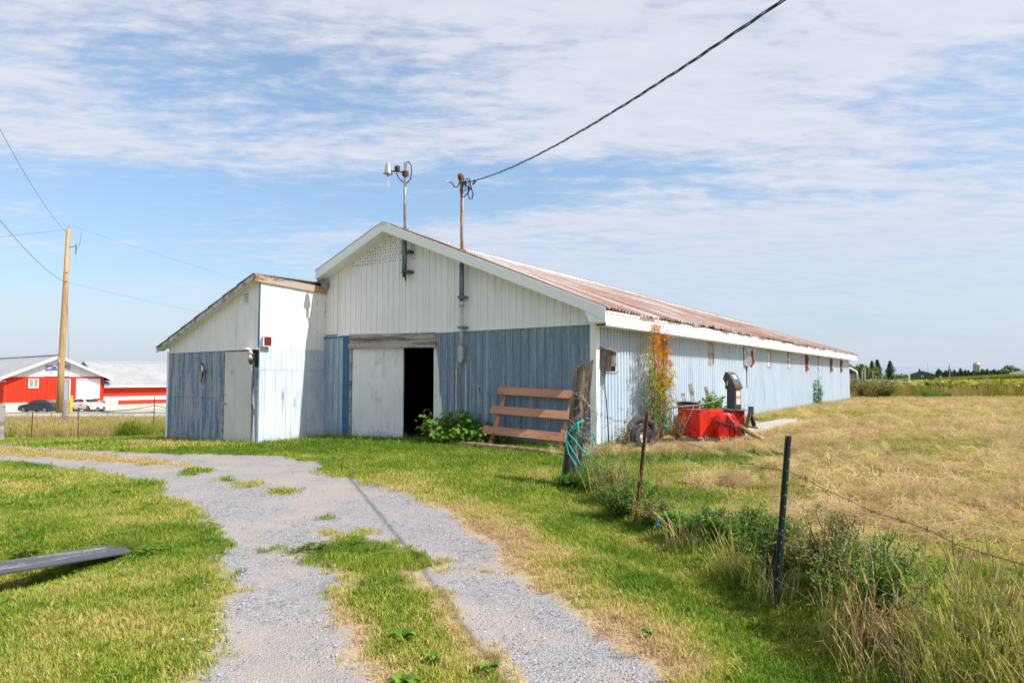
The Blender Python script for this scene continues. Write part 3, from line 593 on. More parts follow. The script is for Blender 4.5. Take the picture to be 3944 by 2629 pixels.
def cornclump():
    mb = MB()
    for _ in range(9):
        x, y = random.uniform(-1.2,1.2), random.uniform(-.8,.8); H = random.uniform(1.9, 2.25); mb.bar((x,y,0),(x,y,H),.05,.05)
        for k in range(9):
            a = random.uniform(0, 6.283); z = H*(.15+.08*k); l = .5; mb.add([(x,y,z),(x+math.cos(a)*l*.5-math.sin(a)*.06,y+math.sin(a)*l*.5+math.cos(a)*.06,z+.22),(x+math.cos(a)*l,y+math.sin(a)*l,z+.05),(x+math.cos(a)*l*.5+math.sin(a)*.06,y+math.sin(a)*l*.5-math.cos(a)*.06,z+.18)],[(0,1,2,3)])
        for k in range(4):
            a = random.uniform(0, 6.283); mb.add([(x,y,H),(x+math.cos(a)*.13,y+math.sin(a)*.13,H+.28),(x+math.cos(a)*.03,y+math.sin(a)*.03,H+.05)],[(0,1,2)], 1)
    return mb
cc = bpy.data.collections.new('corn_clump')
for i in range(4): cc.objects.link(bpy.data.objects.new('corn_clump_%d' % i, cornclump().mesh('corn_clump', [MT['corn'], MT['tassel']])))
t = r.random(9000); dpt = r.random(9000)**1.6*60; xx = 172 + t*0; ang = .50+.45*t; Yb = np.interp(ang, [.5,.545,.75,.95], [400,372,226,190]); yy = Yb + dpt; xx = ang*Yb + dpt*.3
scatter('corn', np.stack([xx, yy], 1), np.zeros(9000), cc, .9, 1.1, 'standing corn field with tan tassels on the horizon', 'corn', .03, 16)

# ------------------------------------------------------------------ barn
BZ = 2.56            # top of the lower cladding
def sheet(mb, org, U, V, NN, u0, u1, vb, vt, pitch, prof, nv=1, wob=None, mi=0):
    """ribbed metal: profile prof [(frac of pitch, depth)] repeated along U, running along V from vb(u) to vt(u)"""
    org = Vector(org); U = Vector(U); V = Vector(V); NN = Vector(NN); us = []
    k0 = math.floor(u0/pitch)-1
    for k in range(k0, int(u1/pitch)+2):
        for f, d in prof:
            u = (k+f)*pitch
            if u0 < u < u1: us.append((u, d))
    def at(u):
        f = (u/pitch) % 1.0; pr = prof + [(1+prof[0][0], prof[0][1])]
        for (a, da), (b, db) in zip(pr, pr[1:]):
            if a <= f <= b: return da + (db-da)*(f-a)/max(1e-6, b-a)
        return prof[0][1]
    us = [(u0, at(u0))] + us + [(u1, at(u1))]
    vs = []; fs = []; n = nv+1
    for u, d in us:
        b, t = vb(u), vt(u)
        for j in range(n):
            v = b + (t-b)*j/nv; dd = d + (wob(u, v) if wob else 0); vs.append(org + U*u + V*v + NN*dd)
    for i in range(len(us)-1):
        for j in range(nv): fs.append((i*n+j, (i+1)*n+j, (i+1)*n+j+1, i*n+j+1))
    mb.add(vs, fs, mi)
RIB = [(0,0),(.76,0),(.82,.017),(.92,.017),(.97,0)]
RIB2 = [(0,0),(.30,.004),(.36,0),(.62,0),(.68,.004),(.72,0),(.79,.030),(.89,.030),(.95,0)]
COR = [(0,0),(.36,0),(.50,.042),(.80,.042),(.94,0)]
barn = empty('barn', C1, ANG, 'long low blue and white metal barn with a rust streaked gable roof', 'barn')
RZ, RX, RS = 5.25, 2.4, .4050      # ridge height, position, pitch
def roofz(x): return RZ - RS*abs(x-RX)
def sag(t): return float(np.interp(t, [-.3,1.2,3,11,18,32], [0,.10,.17,.20,.30,.38]))    # the ridge line sags towards the back
EX = 8.38; L_ = 32.0; OV = .36; ULX = roofz(0)-.2
# inner walls with the openings
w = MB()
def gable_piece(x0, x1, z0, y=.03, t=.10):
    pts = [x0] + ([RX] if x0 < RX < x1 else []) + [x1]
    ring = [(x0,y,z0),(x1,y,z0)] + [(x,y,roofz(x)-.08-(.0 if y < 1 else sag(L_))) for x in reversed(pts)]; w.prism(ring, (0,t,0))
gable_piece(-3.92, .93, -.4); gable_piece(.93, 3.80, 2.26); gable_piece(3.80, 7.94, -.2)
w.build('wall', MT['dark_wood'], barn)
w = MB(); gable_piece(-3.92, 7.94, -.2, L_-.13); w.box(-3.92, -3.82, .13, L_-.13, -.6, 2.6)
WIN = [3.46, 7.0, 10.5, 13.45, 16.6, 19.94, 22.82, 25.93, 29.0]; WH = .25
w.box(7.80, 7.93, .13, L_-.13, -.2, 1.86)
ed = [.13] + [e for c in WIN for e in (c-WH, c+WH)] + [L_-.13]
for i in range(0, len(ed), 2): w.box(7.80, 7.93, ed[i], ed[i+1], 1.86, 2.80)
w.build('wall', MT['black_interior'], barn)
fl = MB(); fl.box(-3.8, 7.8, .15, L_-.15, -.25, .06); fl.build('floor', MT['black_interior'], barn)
# front, upper white sheets
pk = [.46 + .76*i for i in range(10)] + [7.97]
def bord(x): return np.interp(x, [0,.95,3.9,7.97], [2.59,2.60,2.555,2.575])
for a_, b_ in zip(pk[:-1], pk[1:]):
    mb = MB()
    cuts = [a_, RX, b_] if a_ < RX < b_ else [a_, b_]
    for p0, p1 in zip(cuts, cuts[1:]): sheet(mb, (0,-.002 if int(a_*10)%2 else 0,0), (1,0,0), (0,0,1), (0,-1,0), p0, p1-.003, bord, lambda u: roofz(u)-.05, .19, RIB)
    mb.build('cladding_sheet', MT['white_metal'], barn)
for i in range(3):
    mb = MB(); x0 = .012+i*.15; mb.prism([(x0,-.02-.004*(i%2),2.62),(x0+.142,-.02-.004*(i%2),2.62),(x0+.142,-.02-.004*(i%2),roofz(x0+.142)-.06),(x0,-.02-.004*(i%2),roofz(x0)-.06)], (0,.045,0)); mb.build('plank', MT['white_peel'], barn)
# drip line between white and blue, hole grid vent, nails
mb = MB(); 
for x0, x1 in ((0,.95),(.95,3.9),(3.9,7.97)): mb.bar((x0,-.022,bord(x0)-.012),(x1,-.022,bord(x1)-.012),.03,.018)
mb.build('drip_edge', MT['white_trim'], barn)
hl = MB()
for j in range(9):
    zz = 4.36 + j*.075
    for i in range(27):
        xx = .92+i*.088 + (.02 if j % 2 else 0)
        if roofz(xx)-.24 > zz + .03*(i % 3 == 0) and xx < 3.2 and random.random() > .06 and (xx < 2.87 or xx > 3.02): hl.lathe((xx, -.0045, zz), [(0,0),(.017,0.0),(.017,-.003)], 6, (0,1,0))
hl.build('vent_holes', MT['black_interior'], barn)['kind'] = 'stuff'
nl = MB()
for zz in (2.72, 3.35, 3.95):
    for i in range(40):
        xx = .55+i*.19
        if roofz(xx)-.15 > zz + .02*(i % 4): nl.box(xx-.006, xx+.006, -.012, -.001, zz+.02*(i%4)-.006, zz+.02*(i%4)+.006)
nl.build('roofing_nails', MT['dark_pipe'], barn)['kind'] = 'stuff'
# front, lower blue sheets: left panel, right run with a slanted torn edge
mb = MB(); sheet(mb, (0,-.05,0), (1,0,0), (0,0,1), (0,-1,0), -.06, .74, lambda u: -.1, lambda u: 2.555, .2, RIB2); mb.build('cladding_sheet', worn('paler_faded_blue_steel', (.27,.35,.43), (.42,.50,.57), scale=8, stretch=(1,1,.06), lo=.45, hi=.62, c2=(.20,.28,.36)), barn)['label'] = 'paler loose blue sheet left of the sliding door'
mb = MB(); mb.prism([(.74,-.07,-.1),(.93,.0,-.1),(.93,.0,2.57),(.74,-.07,2.57)], (.012,.012,0)); mb.prism([(-.06,-.077,2.52),(.74,-.077,2.535),(.74,-.077,2.575),(-.06,-.077,2.56)], (0,.02,0)); mb.box(-.075,-.055,-.08,.0,1.9,2.56); mb.build('corner_trim', MT['blue_trim'], barn)
xr = [3.80 + .78*i for i in range(5)] + [7.84]
for i, (a_, b_) in enumerate(zip(xr[:-1], xr[1:])):
    mb = MB()
    if i == 0:
        sheet(mb, (0,-.012,0), (1,0,0), (0,0,1), (0,-1,0), a_, 4.1, lambda u: 2.56-(u-3.8)*8.0, lambda u: bord(u)-.025, .2, RIB2)
        sheet(mb, (0,-.012,0), (1,0,0), (0,0,1), (0,-1,0), 4.1, b_-.003, lambda u: -.1, lambda u: bord(u)-.025, .2, RIB2)
    else: sheet(mb, (0,-.003*(i%2),0), (1,0,0), (0,0,1), (0,-1,0), a_, b_-.003, lambda u: -.1, lambda u: bord(u)-.025, .2, RIB2)
    mb.build('cladding_sheet', MT['blue_front'], barn)
# door opening: lintel boards, jamb, sliding door, second leaf
for z0, z1, y0, z2 in ((2.46,2.60,-.05,-.02),(2.365,2.455,-.02,-.015),(2.25,2.36,-.075,0)):
    for x0, x1 in ((.94,2.1),(2.105,3.83)) if z0 > 2.4 else ((.94,3.85),):
        mb = MB(); e0 = (x0-.94)*-.018; e1 = (x1-.94)*-.018; mb.prism([(x0,y0,z0+e0),(x1,y0,z0+e1),(x1,y0,z1+e1),(x0,y0,z1+e0)], (0,.10,0)); mb.build('lintel_board', MT['weather_x'], barn)
mb = MB(); mb.box(.925,1.0,-.01,.13,-.1,2.26); mb.build('door_jamb', MT['weather'], barn)
MT['door_white'] = worn('scuffed_white_door', (.72,.73,.74), (.50,.51,.54), scale=3.2, stretch=(1,1,.5), lo=.50, hi=.66, c2=(.66,.67,.69), dirt=(.62,.62,.62), bp=.1)
mb = MB(); mb.box(1.0,2.30,.02,.055,.02,2.235); d1 = bevel(mb.build('sliding_door', MT['door_white'], barn), .004)
mb = MB(); mb.box(2.303,2.77,.014,.05,.01,2.225); mb.build('door_panel', MT['door_white'], d1)
mb = MB(); mb.box(3.74,4.25,.012,.028,-.1,2.235); mb.build('sliding_door', MT['door_white'], barn)['label'] = 'second white door leaf behind the loose blue sheet'
# long side: blue sheets between and below the windows
def longsheet(y0, y1, z0, z1, mat=None, label=None):
    mb = MB(); z0f = z0; sheet(mb, (7.952,0,0), (0,1,0), (0,0,1), (1,0,0), y0, y1-.004, lambda u: z0f, lambda u: z1, .15, COR); o = mb.build('cladding_sheet', mat or MT['blue_light'], barn)
    if label: o['label'] = label
ee = [.09] + [e for c in WIN for e in (c-WH, c+WH)] + [L_-.05]
for i in range(0, len(ee), 2):
    n = max(1, round((ee[i+1]-ee[i])/.78)); st = (ee[i+1]-ee[i])/n
    for k in range(n): longsheet(ee[i]+k*st, ee[i]+(k+1)*st, .02, 2.56)
for c in WIN: longsheet(c-WH+.004, c+WH-.004, .02, 1.86)
def win(c):
    o = MB(); x = 7.985
    for y0, y1, z0, z1 in ((c-WH,c-WH+.035,1.86,2.50),(c+WH-.035,c+WH,1.86,2.50),(c-WH+.035,c+WH-.035,1.86,1.90),(c-WH+.035,c+WH-.035,2.46,2.50)): o.box(x-.06, x+.012, y0, y1, z0, z1)
    return o.build('window', MT['weather'], barn)
MT['rust_red'] = simple('raw_red_rust', (.13,.025,.01), .9, c2=(.22,.06,.03), scale=8)
for i, c in enumerate(WIN):
    f = win(c); x = 7.965; m = MB()
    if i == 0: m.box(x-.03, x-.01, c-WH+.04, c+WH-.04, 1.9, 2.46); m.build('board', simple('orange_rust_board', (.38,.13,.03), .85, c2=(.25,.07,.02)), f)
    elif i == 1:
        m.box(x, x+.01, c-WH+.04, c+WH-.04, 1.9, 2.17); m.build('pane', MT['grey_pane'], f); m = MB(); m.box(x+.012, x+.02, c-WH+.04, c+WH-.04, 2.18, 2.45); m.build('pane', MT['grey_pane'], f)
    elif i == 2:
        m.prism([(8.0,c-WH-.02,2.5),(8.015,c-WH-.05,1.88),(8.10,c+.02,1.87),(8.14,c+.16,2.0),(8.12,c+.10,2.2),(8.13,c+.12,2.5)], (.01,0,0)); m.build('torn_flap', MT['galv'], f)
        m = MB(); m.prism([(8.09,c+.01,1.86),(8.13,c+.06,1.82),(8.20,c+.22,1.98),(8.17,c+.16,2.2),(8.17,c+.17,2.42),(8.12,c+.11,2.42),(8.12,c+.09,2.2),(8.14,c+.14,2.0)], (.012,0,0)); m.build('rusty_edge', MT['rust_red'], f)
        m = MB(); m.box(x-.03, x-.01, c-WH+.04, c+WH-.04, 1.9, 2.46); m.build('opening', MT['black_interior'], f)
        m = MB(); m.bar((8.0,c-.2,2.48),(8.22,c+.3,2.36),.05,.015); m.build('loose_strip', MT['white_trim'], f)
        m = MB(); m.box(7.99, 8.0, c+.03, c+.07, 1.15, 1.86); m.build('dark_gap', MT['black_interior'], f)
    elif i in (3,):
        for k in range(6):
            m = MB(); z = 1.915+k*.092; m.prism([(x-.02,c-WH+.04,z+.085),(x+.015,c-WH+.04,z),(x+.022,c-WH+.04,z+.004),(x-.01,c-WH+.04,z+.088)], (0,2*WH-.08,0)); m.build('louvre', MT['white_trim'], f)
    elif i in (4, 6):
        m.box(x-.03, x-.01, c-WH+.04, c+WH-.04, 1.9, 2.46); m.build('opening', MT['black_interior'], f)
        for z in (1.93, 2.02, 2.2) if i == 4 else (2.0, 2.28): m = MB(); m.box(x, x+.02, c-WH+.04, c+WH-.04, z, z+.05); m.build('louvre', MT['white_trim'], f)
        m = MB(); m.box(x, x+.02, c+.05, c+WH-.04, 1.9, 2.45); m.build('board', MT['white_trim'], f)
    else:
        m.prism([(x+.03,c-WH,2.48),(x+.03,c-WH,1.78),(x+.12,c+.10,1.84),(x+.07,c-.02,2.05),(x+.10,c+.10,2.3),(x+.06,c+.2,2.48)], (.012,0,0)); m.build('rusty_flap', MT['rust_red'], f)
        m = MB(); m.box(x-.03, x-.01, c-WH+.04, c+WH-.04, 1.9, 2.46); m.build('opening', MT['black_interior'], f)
        m = MB(); m.bar((7.99,c-.22,2.5),(8.12,c+.25,2.44),.04,.012); m.build('loose_strip', MT['white_trim'], f)
# corner boards, fascias, soffits
mb = MB(); mb.box(7.85,7.99,-.028,.0,0,2.56); mb.box(7.965,7.995,.0,.11,0,2.52); bevel(mb.build('corner_trim', MT['white_trim'], barn), .004)
def rake(x0, x1, y, dz=.0, h=.185, t=.025, name='rake_fascia'):
    mb = MB(); mb.prism([(x0,y,roofz(x0)-h-.03),(x1,y,roofz(x1)-h-.03),(x1,y,roofz(x1)+.012),(x0,y,roofz(x0)+.012)], (0,t,0)); return bevel(mb.build(name, MT['white_trim'], barn), .004)
rake(-.02, RX-.002, -OV); rake(RX+.002, EX-.34, -OV)
mb = MB(); mb.prism([(EX-.34,-OV,roofz(EX-.34)-.215),(EX-.34,-OV,roofz(EX-.34)+.012),(EX-.02,-OV,roofz(EX-.02)+.005),(EX-.02,-OV,2.55)], (0,.025,0)); mb.prism([(EX-.5,-OV+.02,roofz(EX-.5)-.2),(EX-.37,-OV+.01,2.555),(EX-.03,-OV+.01,2.555),(EX-.05,-OV+.01,roofz(EX-.05)-.06)], (0,OV-.05,0)); bevel(mb.build('eave_return', MT['white_trim'], barn), .004)
mb = MB(); mb.prism([(-.02,-OV+.02,roofz(-.02)-.21),(RX,-OV+.02,roofz(RX)-.21),(RX,-OV+.02,roofz(RX)-.195),(-.02,-OV+.02,roofz(-.02)-.195)], (0,OV,0)); mb.build('soffit', MT['white_trim'], barn)
mb = MB(); mb.prism([(RX,-OV+.02,roofz(RX)-.21),(EX-.4,-OV+.02,roofz(EX-.4)-.21),(EX-.4,-OV+.02,roofz(EX-.4)-.195),(RX,-OV+.02,roofz(RX)-.195)], (0,OV-.02,0)); mb.build('soffit', MT['white_trim'], barn)
mb = MB(); mb.box(EX-.04, EX-.012, -OV+.03, L_+.3, 2.495, 2.745); bevel(mb.build('eave_fascia', MT['white_trim'], barn), .004)
mb = MB(); mb.box(EX-.028, EX+.002, -OV+.04, L_+.3, 2.74, 2.785); mb.build('eave_trim', MT['white_trim'], barn)
mb = MB(); mb.box(7.98, EX-.045, .005, L_+.3, 2.51, 2.525); mb.build('soffit', MT['white_trim'], barn)
# roof sheets
sl = Vector((EX-RX, 0, roofz(EX)-RZ)); SL = sl.length + .045; sv = sl.normalized(); sn = Vector((-sv.z, 0, sv.x))
if sn.z < 0: sn = -sn
rr = random.Random(3); ph = [rr.uniform(0,6.28) for _ in range(8)]
def wob(u, v):
    e = max(0, (v/SL-.6)/.4); return -sag(u)*(1-v/SL)/sn.z + .012*math.sin(u*2.1+ph[0])*e + .010*math.sin(u*7.3+ph[1])*e*e - .022*e*e*abs(math.sin(u*3.9+ph[2])) + .012*math.sin(u*.7+v*.6)
n = 42; step = (L_+.36+.3)/n
for i in range(n):
    y0 = -OV+.012 + i*step; mb = MB(); lip = rr.uniform(-.03, .025)
    sheet(mb, (RX,0,RZ), (0,1,0), sv, sn, y0, y0+step+.02, lambda u: 0, lambda u: SL+lip, .15, COR, 6, wob)
    mb.build('roof_sheet', MT['rust_roof'], barn)
slL = Vector((-4.1-RX, 0, roofz(-4.1)-RZ)); sLl = slL.length; svL = slL.normalized(); snL = Vector((svL.z, 0, -svL.x)); snL = snL if snL.z > 0 else -snL
for y0, y1, ln in ((-OV+.012, 0.02, (RX+.05)/abs(svL.x)), (0.02, L_+.3, sLl)):
    mb = MB(); sheet(mb, (RX,0,RZ), (0,1,0), svL, snL, y0, y1, lambda u: 0, lambda u: ln, .15, COR, 1, lambda u, v: -sag(u)/snL.z); mb.build('roof_sheet', MT['galv'], barn)
mb = MB(); ty_ = [-OV-.01,1.2,3,11,18,L_+.32]
for t0, t1 in zip(ty_, ty_[1:]): mb.prism([(RX-.17,t0,RZ-.045-sag(t0)),(RX,t0,RZ+.035-sag(t0)),(RX+.20,t0,RZ-.045-sag(t0)),(RX+.20,t0,RZ-.065-sag(t0)),(RX-.17,t0,RZ-.065-sag(t0))], (0,t1-t0,sag(t0)-sag(t1)))
mb.smooth = False; mb.build('ridge_cap', simple('chalky_ridge_cap', (.72,.68,.65), .6, c2=(.45,.3,.25), scale=3, stretch=(1,.4,1), lo=.5, hi=.7), barn)
mb = MB(); mb.box(-.35,-.025,-.02,.02,roofz(-.35)-.25,roofz(-.35)-.02); mb.build('rake_end', MT['dark_pipe'], barn)
# hooks and outlet plate on the front
for x, z, s in ((5.35,1.18,.05),(6.15,1.56,.04),(6.75,1.35,.07),(7.55,1.42,.06)):
    mb = MB(); mb.tube([(x,-.04,z+s),(x+.015,-.07,z+s*.4),(x+.01,-.07,z-s*.5),(x-.02,-.05,z-s)], .006, 5); mb.build('hook', MT['dark_pipe'], barn)
mb = MB(); mb.box(5.09,5.16,-.045,-.02,1.17,1.32); pl = bevel(mb.build('outlet_plate', MT['galv'], barn), .006); mb = MB(); mb.box(5.105,5.145,-.052,-.045,1.19,1.235); mb.box(5.105,5.145,-.052,-.045,1.25,1.295); mb.build('socket', MT['black_plastic'], pl)
for x, z0, z1 in ((4.47,-.1,1.70),(4.74,.45,1.86)):
    mb = MB(); mb.tube([(x,-.05,z0),(x,-.05,z1)], .018 if x < 4.6 else .012, 8); mb.tube([(x,-.05,z1),(x+.03,-.05,z1+.12)], .01, 6); mb.build('conduit', MT['grey_pvc'] if x < 4.6 else MT['blue_light'], barn)
# things inside the dark doorway
tr = empty('trailer', bl(3.15, 5.0, .06), ANG, 'small trailer with pale tank inside the dark barn doorway', 'trailer')
mb = MB(); mb.box(-1.0,1.2,-.6,.6,.48,.62); bevel(mb.build('bed', MT['dark_wood'], tr), .02)
mb = MB(); mb.smooth = True; mb.lathe((-.15,-.1,.86), [(0,-.6),(.2,-.58),(.24,-.5),(.24,.5),(.2,.58),(0,.6)], 18, (1,0,0)); mb.build('tank', simple('pale_tank', (.55,.6,.68), .5), tr)
for s in (-1,1):
    mb = MB(); mb.lathe((0,s*.68,.3), [(.12,-.08),(.28,-.08),(.3,-.04),(.3,.04),(.28,.08),(.12,.08)], 18, (0,1,0)); mb.build('wheel', MT['rubber'], tr)

# ------------------------------------------------------------------ lean-to shed in front of the barn
SY = -2.007; SH = empty('shed', C1, ANG, 'white and faded blue lean-to shed with mono-pitch roof and grey door', 'shed')
def shz(x): return 3.97 + .392*(x+.0)      # slope falls to the left
def shtop(x): return shz(x)-.06
c = MB(); 
for x0, x1, z0 in ((-3.96,-1.36,-.5),(-1.36,-.21,2.16),(-.21,-.03,-.5)): c.prism([(x0,SY+.03,z0),(x1,SY+.03,z0),(x1,SY+.03,shtop(x1)-.02),(x0,SY+.03,shtop(x0)-.02)], (0,.08,0))
c.prism([(-.11,SY+.11,-.4),(-.11,-.01,-.4),(-.11,-.01,3.74),(-.11,SY+.11,3.84)], (.08,0,0)); c.box(-3.96,-3.88,SY+.11,-.01,-.5,2.3); c.build('wall', MT['dark_wood'], SH)
px_ = [-3.98+.76*i for i in range(6)] + [-.05]
px_ = [x for x in px_ if x <= -.05]; px_[-1] = -.05
for a_, b_ in zip(px_[:-1], px_[1:]):
    if b_-a_ < .02: continue
    mb = MB(); sheet(mb, (0,SY,0), (1,0,0), (0,0,1), (0,-1,0), a_, b_-.003, lambda u: 2.185, shtop, .19, RIB); mb.build('cladding_sheet', MT['white_metal'], SH)
mb = MB(); mb.bar((-4.0,SY-.02,2.17),(-.03,SY-.02,2.185),.03,.022); mb.build('drip_edge', MT['white_trim'], SH)
nb = 17; bw_ = (3.98-1.40)/nb
for i in range(nb):
    x0 = -3.94+i*bw_; j = rr.uniform(0,.006)
    for z0, z1 in ((-.45,.98+rr.uniform(-.002,.002)),(.986,2.155)): mb = MB(); mb.box(x0, x0+bw_-.005, SY-.012-j, SY+.028, z0, z1); mb.build('plank', MT['blue_plank'], SH)
mb = MB(); mb.box(-4.03,-3.945,SY-.03,SY+.03,-.45,2.2); bevel(mb.build('corner_trim', MT['white_trim'], SH), .004)
mb = MB(); mb.box(-1.415,-1.36,SY-.03,SY+.1,-.3,2.155); mb.build('door_jamb', MT['weather'], SH)
MT['grey_door'] = worn('off_white_steel_door', (.66,.66,.66), (.52,.51,.5), scale=4, stretch=(1,1,.8), lo=.6, hi=.75, bp=.05)
mb = MB(); mb.box(-1.34,-.25,SY-.035,SY+.01,-.04,2.14); dr = bevel(mb.build('door', MT['grey_door'], SH), .006)
mb = MB(); mb.smooth = True; mb.lathe((-1.27,SY-.035,.86), [(0,-.075),(.022,-.075),(.032,-.055),(.022,-.03),(.012,-.025),(.012,-.005),(.032,-.004),(.032,0)], 14, (0,1,0)); mb.build('handle', simple('satin_metal', (.5,.5,.5), .3, .9), dr)
mb = MB(); mb.box(-1.10,-.97,SY-.037,SY-.035,1.60,1.69); mb.build('notice', simple('faded_notice', (.50,.49,.42), .7), dr)
mb = MB()
for x, z in ((-1.22,2.06),(-.95,2.07),(-.65,2.07),(-.38,2.07),(-1.22,1.72),(-.38,1.72),(-1.28,1.07),(-.30,1.07)): mb.lathe((x,SY-.035,z), [(0,-.006),(.012,-.004),(.013,0)], 8, (0,1,0))
mb.build('screw_heads', simple('red_screw', (.3,.02,.02), .5), dr)
# side wall: planks in two tiers
ns = 13; sw = 2.0/ns
for i in range(ns):
    y0 = SY+.005+i*sw
    for z0, z1 in ((-.25, 1.675),(1.682, 3.955-.05*(i/ns))):
        j = rr.uniform(0,.006); mb = MB(); mb.box(-.028, .004+j, y0, y0+sw-.0045, z0, z1-.06 if z1 > 2 else z1); mb.build('plank', MT['two_tone'], SH)
# torn corner trim beside the door
for z0, z1, m, x0, x1 in ((2.25,3.85,'blue_trim',-.055,-.02),(-.1,1.75,'blue_plank',-.2,-.02)):
    mb = MB(); mb.prism([(x0,SY-.018,z0),(x1,SY-.012,z0),(x1,SY-.012,z1),(x0+.02,SY-.02,z1)], (0,.012,0)); mb.build('corner_trim', MT[m], SH)
mb = MB(); mb.box(-.245,-.205,SY-.02,SY+.04,-.1,2.1); mb.build('door_jamb', MT['weather'], SH)
mb = MB(); mb.prism([(-.21,SY-.03,-.15),(-.06,SY-.05,-.15),(-.14,SY-.03,.62)], (0,.008,0)); mb.prism([(-.2,SY-.026,.9),(-.12,SY-.034,.75),(-.18,SY-.026,1.3)], (0,.006,0)); mb.build('torn_strip', MT['white_trim'], SH)
# roof
x0r, x1r = -4.27, .0
for i in range(7):
    xa = x0r+(x1r-x0r)*i/7; xb = x0r+(x1r-x0r)*(i+1)/7; mb = MB(); mb.prism([(xa-.02,SY-.22,shz(xa)+.0+.012),(xb+.01,SY-.22,shz(xb)+.004),(xb+.01,SY-.22,shz(xb)+.022),(xa-.02,SY-.22,shz(xa)+.032)], (0,2.35,0)); mb.build('roof_sheet', MT['grey_shingle'], SH)
mb = MB(); mb.prism([(x0r,SY-.2,shz(x0r)-.12),(x1r-.02,SY-.2,shz(x1r)-.12),(x1r-.02,SY-.2,shz(x1r)-.005),(x0r,SY-.2,shz(x0r)-.005)], (0,.03,0)); mb.build('rake_fascia', simple('grimy_white_board', (.6,.6,.58), .7, c2=(.25,.23,.21), scale=6), SH)
mb = MB(); mb.prism([(x0r,SY-.17,shz(x0r)-.07),(x1r-.02,SY-.17,shz(x1r)-.07),(x1r-.02,SY-.17,shz(x1r)-.055),(x0r,SY-.17,shz(x0r)-.055)], (0,.18,0)); mb.build('soffit', MT['white_trim'], SH)
mb = MB(); mb.prism([(.012,SY-.2,3.80),(.012,-.0,3.70),(.012,-.0,3.875),(.012,SY-.2,3.975)], (.04,0,0)); mb.build('fascia_beam', MT['lichen_wood'], SH)
mb = MB(); mb.ico((.08,-.12,3.93), .15, 2, .3, (.7,1.0,.9)); mb.build('broken_rafter_end', MT['weather'], SH)
mb = MB(); mb.box(-.64,-.40,SY-.03,SY-.002,3.31,3.58)
lv = bevel(mb.build('vent', MT['white_trim'], SH), .004)
for k in range(4): mb = MB(); mb.box(-.61,-.43,SY-.036,SY-.031,3.345+k*.058,3.372+k*.058); mb.build('louvre', MT['dark_pipe'], lv)

# ------------------------------------------------------------------ things fixed to the barn and shed
def atb(name, label, cat, xl=0, yl=0, z=0, group=None): return empty(name, bl(xl, yl, z), ANG, label, cat, group)
bf = atb('wall_ornament', 'black and cream butterfly ornament on the blue shed wall', 'ornament', -2.22, SY-.05, 1.66)
mb = MB(); mb.prism([(-.07,0,-.05),(-.13,0,.12),(-.10,0,.26),(-.04,0,.18),(.0,0,.0),(-.02,0,-.05)], (0,.012,0)); wg = mb.build('wing', MT['black_plastic'], bf, rot=(0,0,.3))
mb = MB(); mb.prism([(-.065,-.003,-.02),(-.10,-.003,.10),(-.085,-.003,.18),(-.045,-.003,.13),(-.01,-.003,.0)], (0,.002,0)); mb.build('wing_panel', MT['white_plain'], wg)
mb = MB(); mb.prism([(.0,0,-.03),(.05,-.05,.08),(.13,-.09,.12),(.11,-.08,.0),(.05,-.04,-.12)], (0,.012,0)); mb.prism([(-.04,0,-.06),(.03,-.02,-.08),(.0,-.01,-.26),(-.08,0,-.34),(-.06,0,-.2)], (0,.012,0)); mb.build('wing', simple('tan_wing', (.42,.36,.24), .6), bf)
mb = MB(); mb.tube([(-.10,-.02,-.30),(-.02,-.03,-.1),(.03,-.04,.05)], [.012,.02,.012], 6); mb.build('body', MT['black_plastic'], bf)
al = atb('alarm_box', 'white alarm box with maroon face on the white shed side wall', 'alarm box', .03, SY+.13, 2.37)
mb = MB(); mb.box(0,.09,-.11,.13,-.13,.13); bevel(mb.build('case', MT['white_plain'], al), .01); mb = MB(); mb.box(.09,.096,-.09,.11,-.10,.11); mb.build('face', simple('maroon_face', (.14,.02,.025), .4), al)
fl_ = atb('floodlight', 'white twin floodlight over the grey shed door', 'floodlight', -.28, SY-.03, 2.15)
mb = MB(); mb.prism([(-.13,-.02,.04),(.13,-.10,.02),(.13,-.10,.05),(-.13,-.02,.075)], (0,-.12,0)); mb.build('hood', MT['white_plain'], fl_)
mb = MB(); mb.smooth = True; mb.lathe((.11,-.10,-.04), [(0,.06),(.035,.05),(.055,-.04),(.045,-.06),(0,-.06)], 14, (.4,-.5,.8)); mb.lathe((.14,-.12,-.17), [(0,.06),(.03,.05),(.05,-.04),(0,-.05)], 14, (.2,-.6,.9)); mb.build('lamp_head', simple('cream_lamp', (.6,.57,.45), .4), fl_)
mb = MB(); mb.lathe((.12,-.08,-.26), [(0,.05),(.06,.05),(.05,-.06),(0,-.08)], 12, (.1,-.3,1)); mb.build('sensor', MT['black_plastic'], fl_)

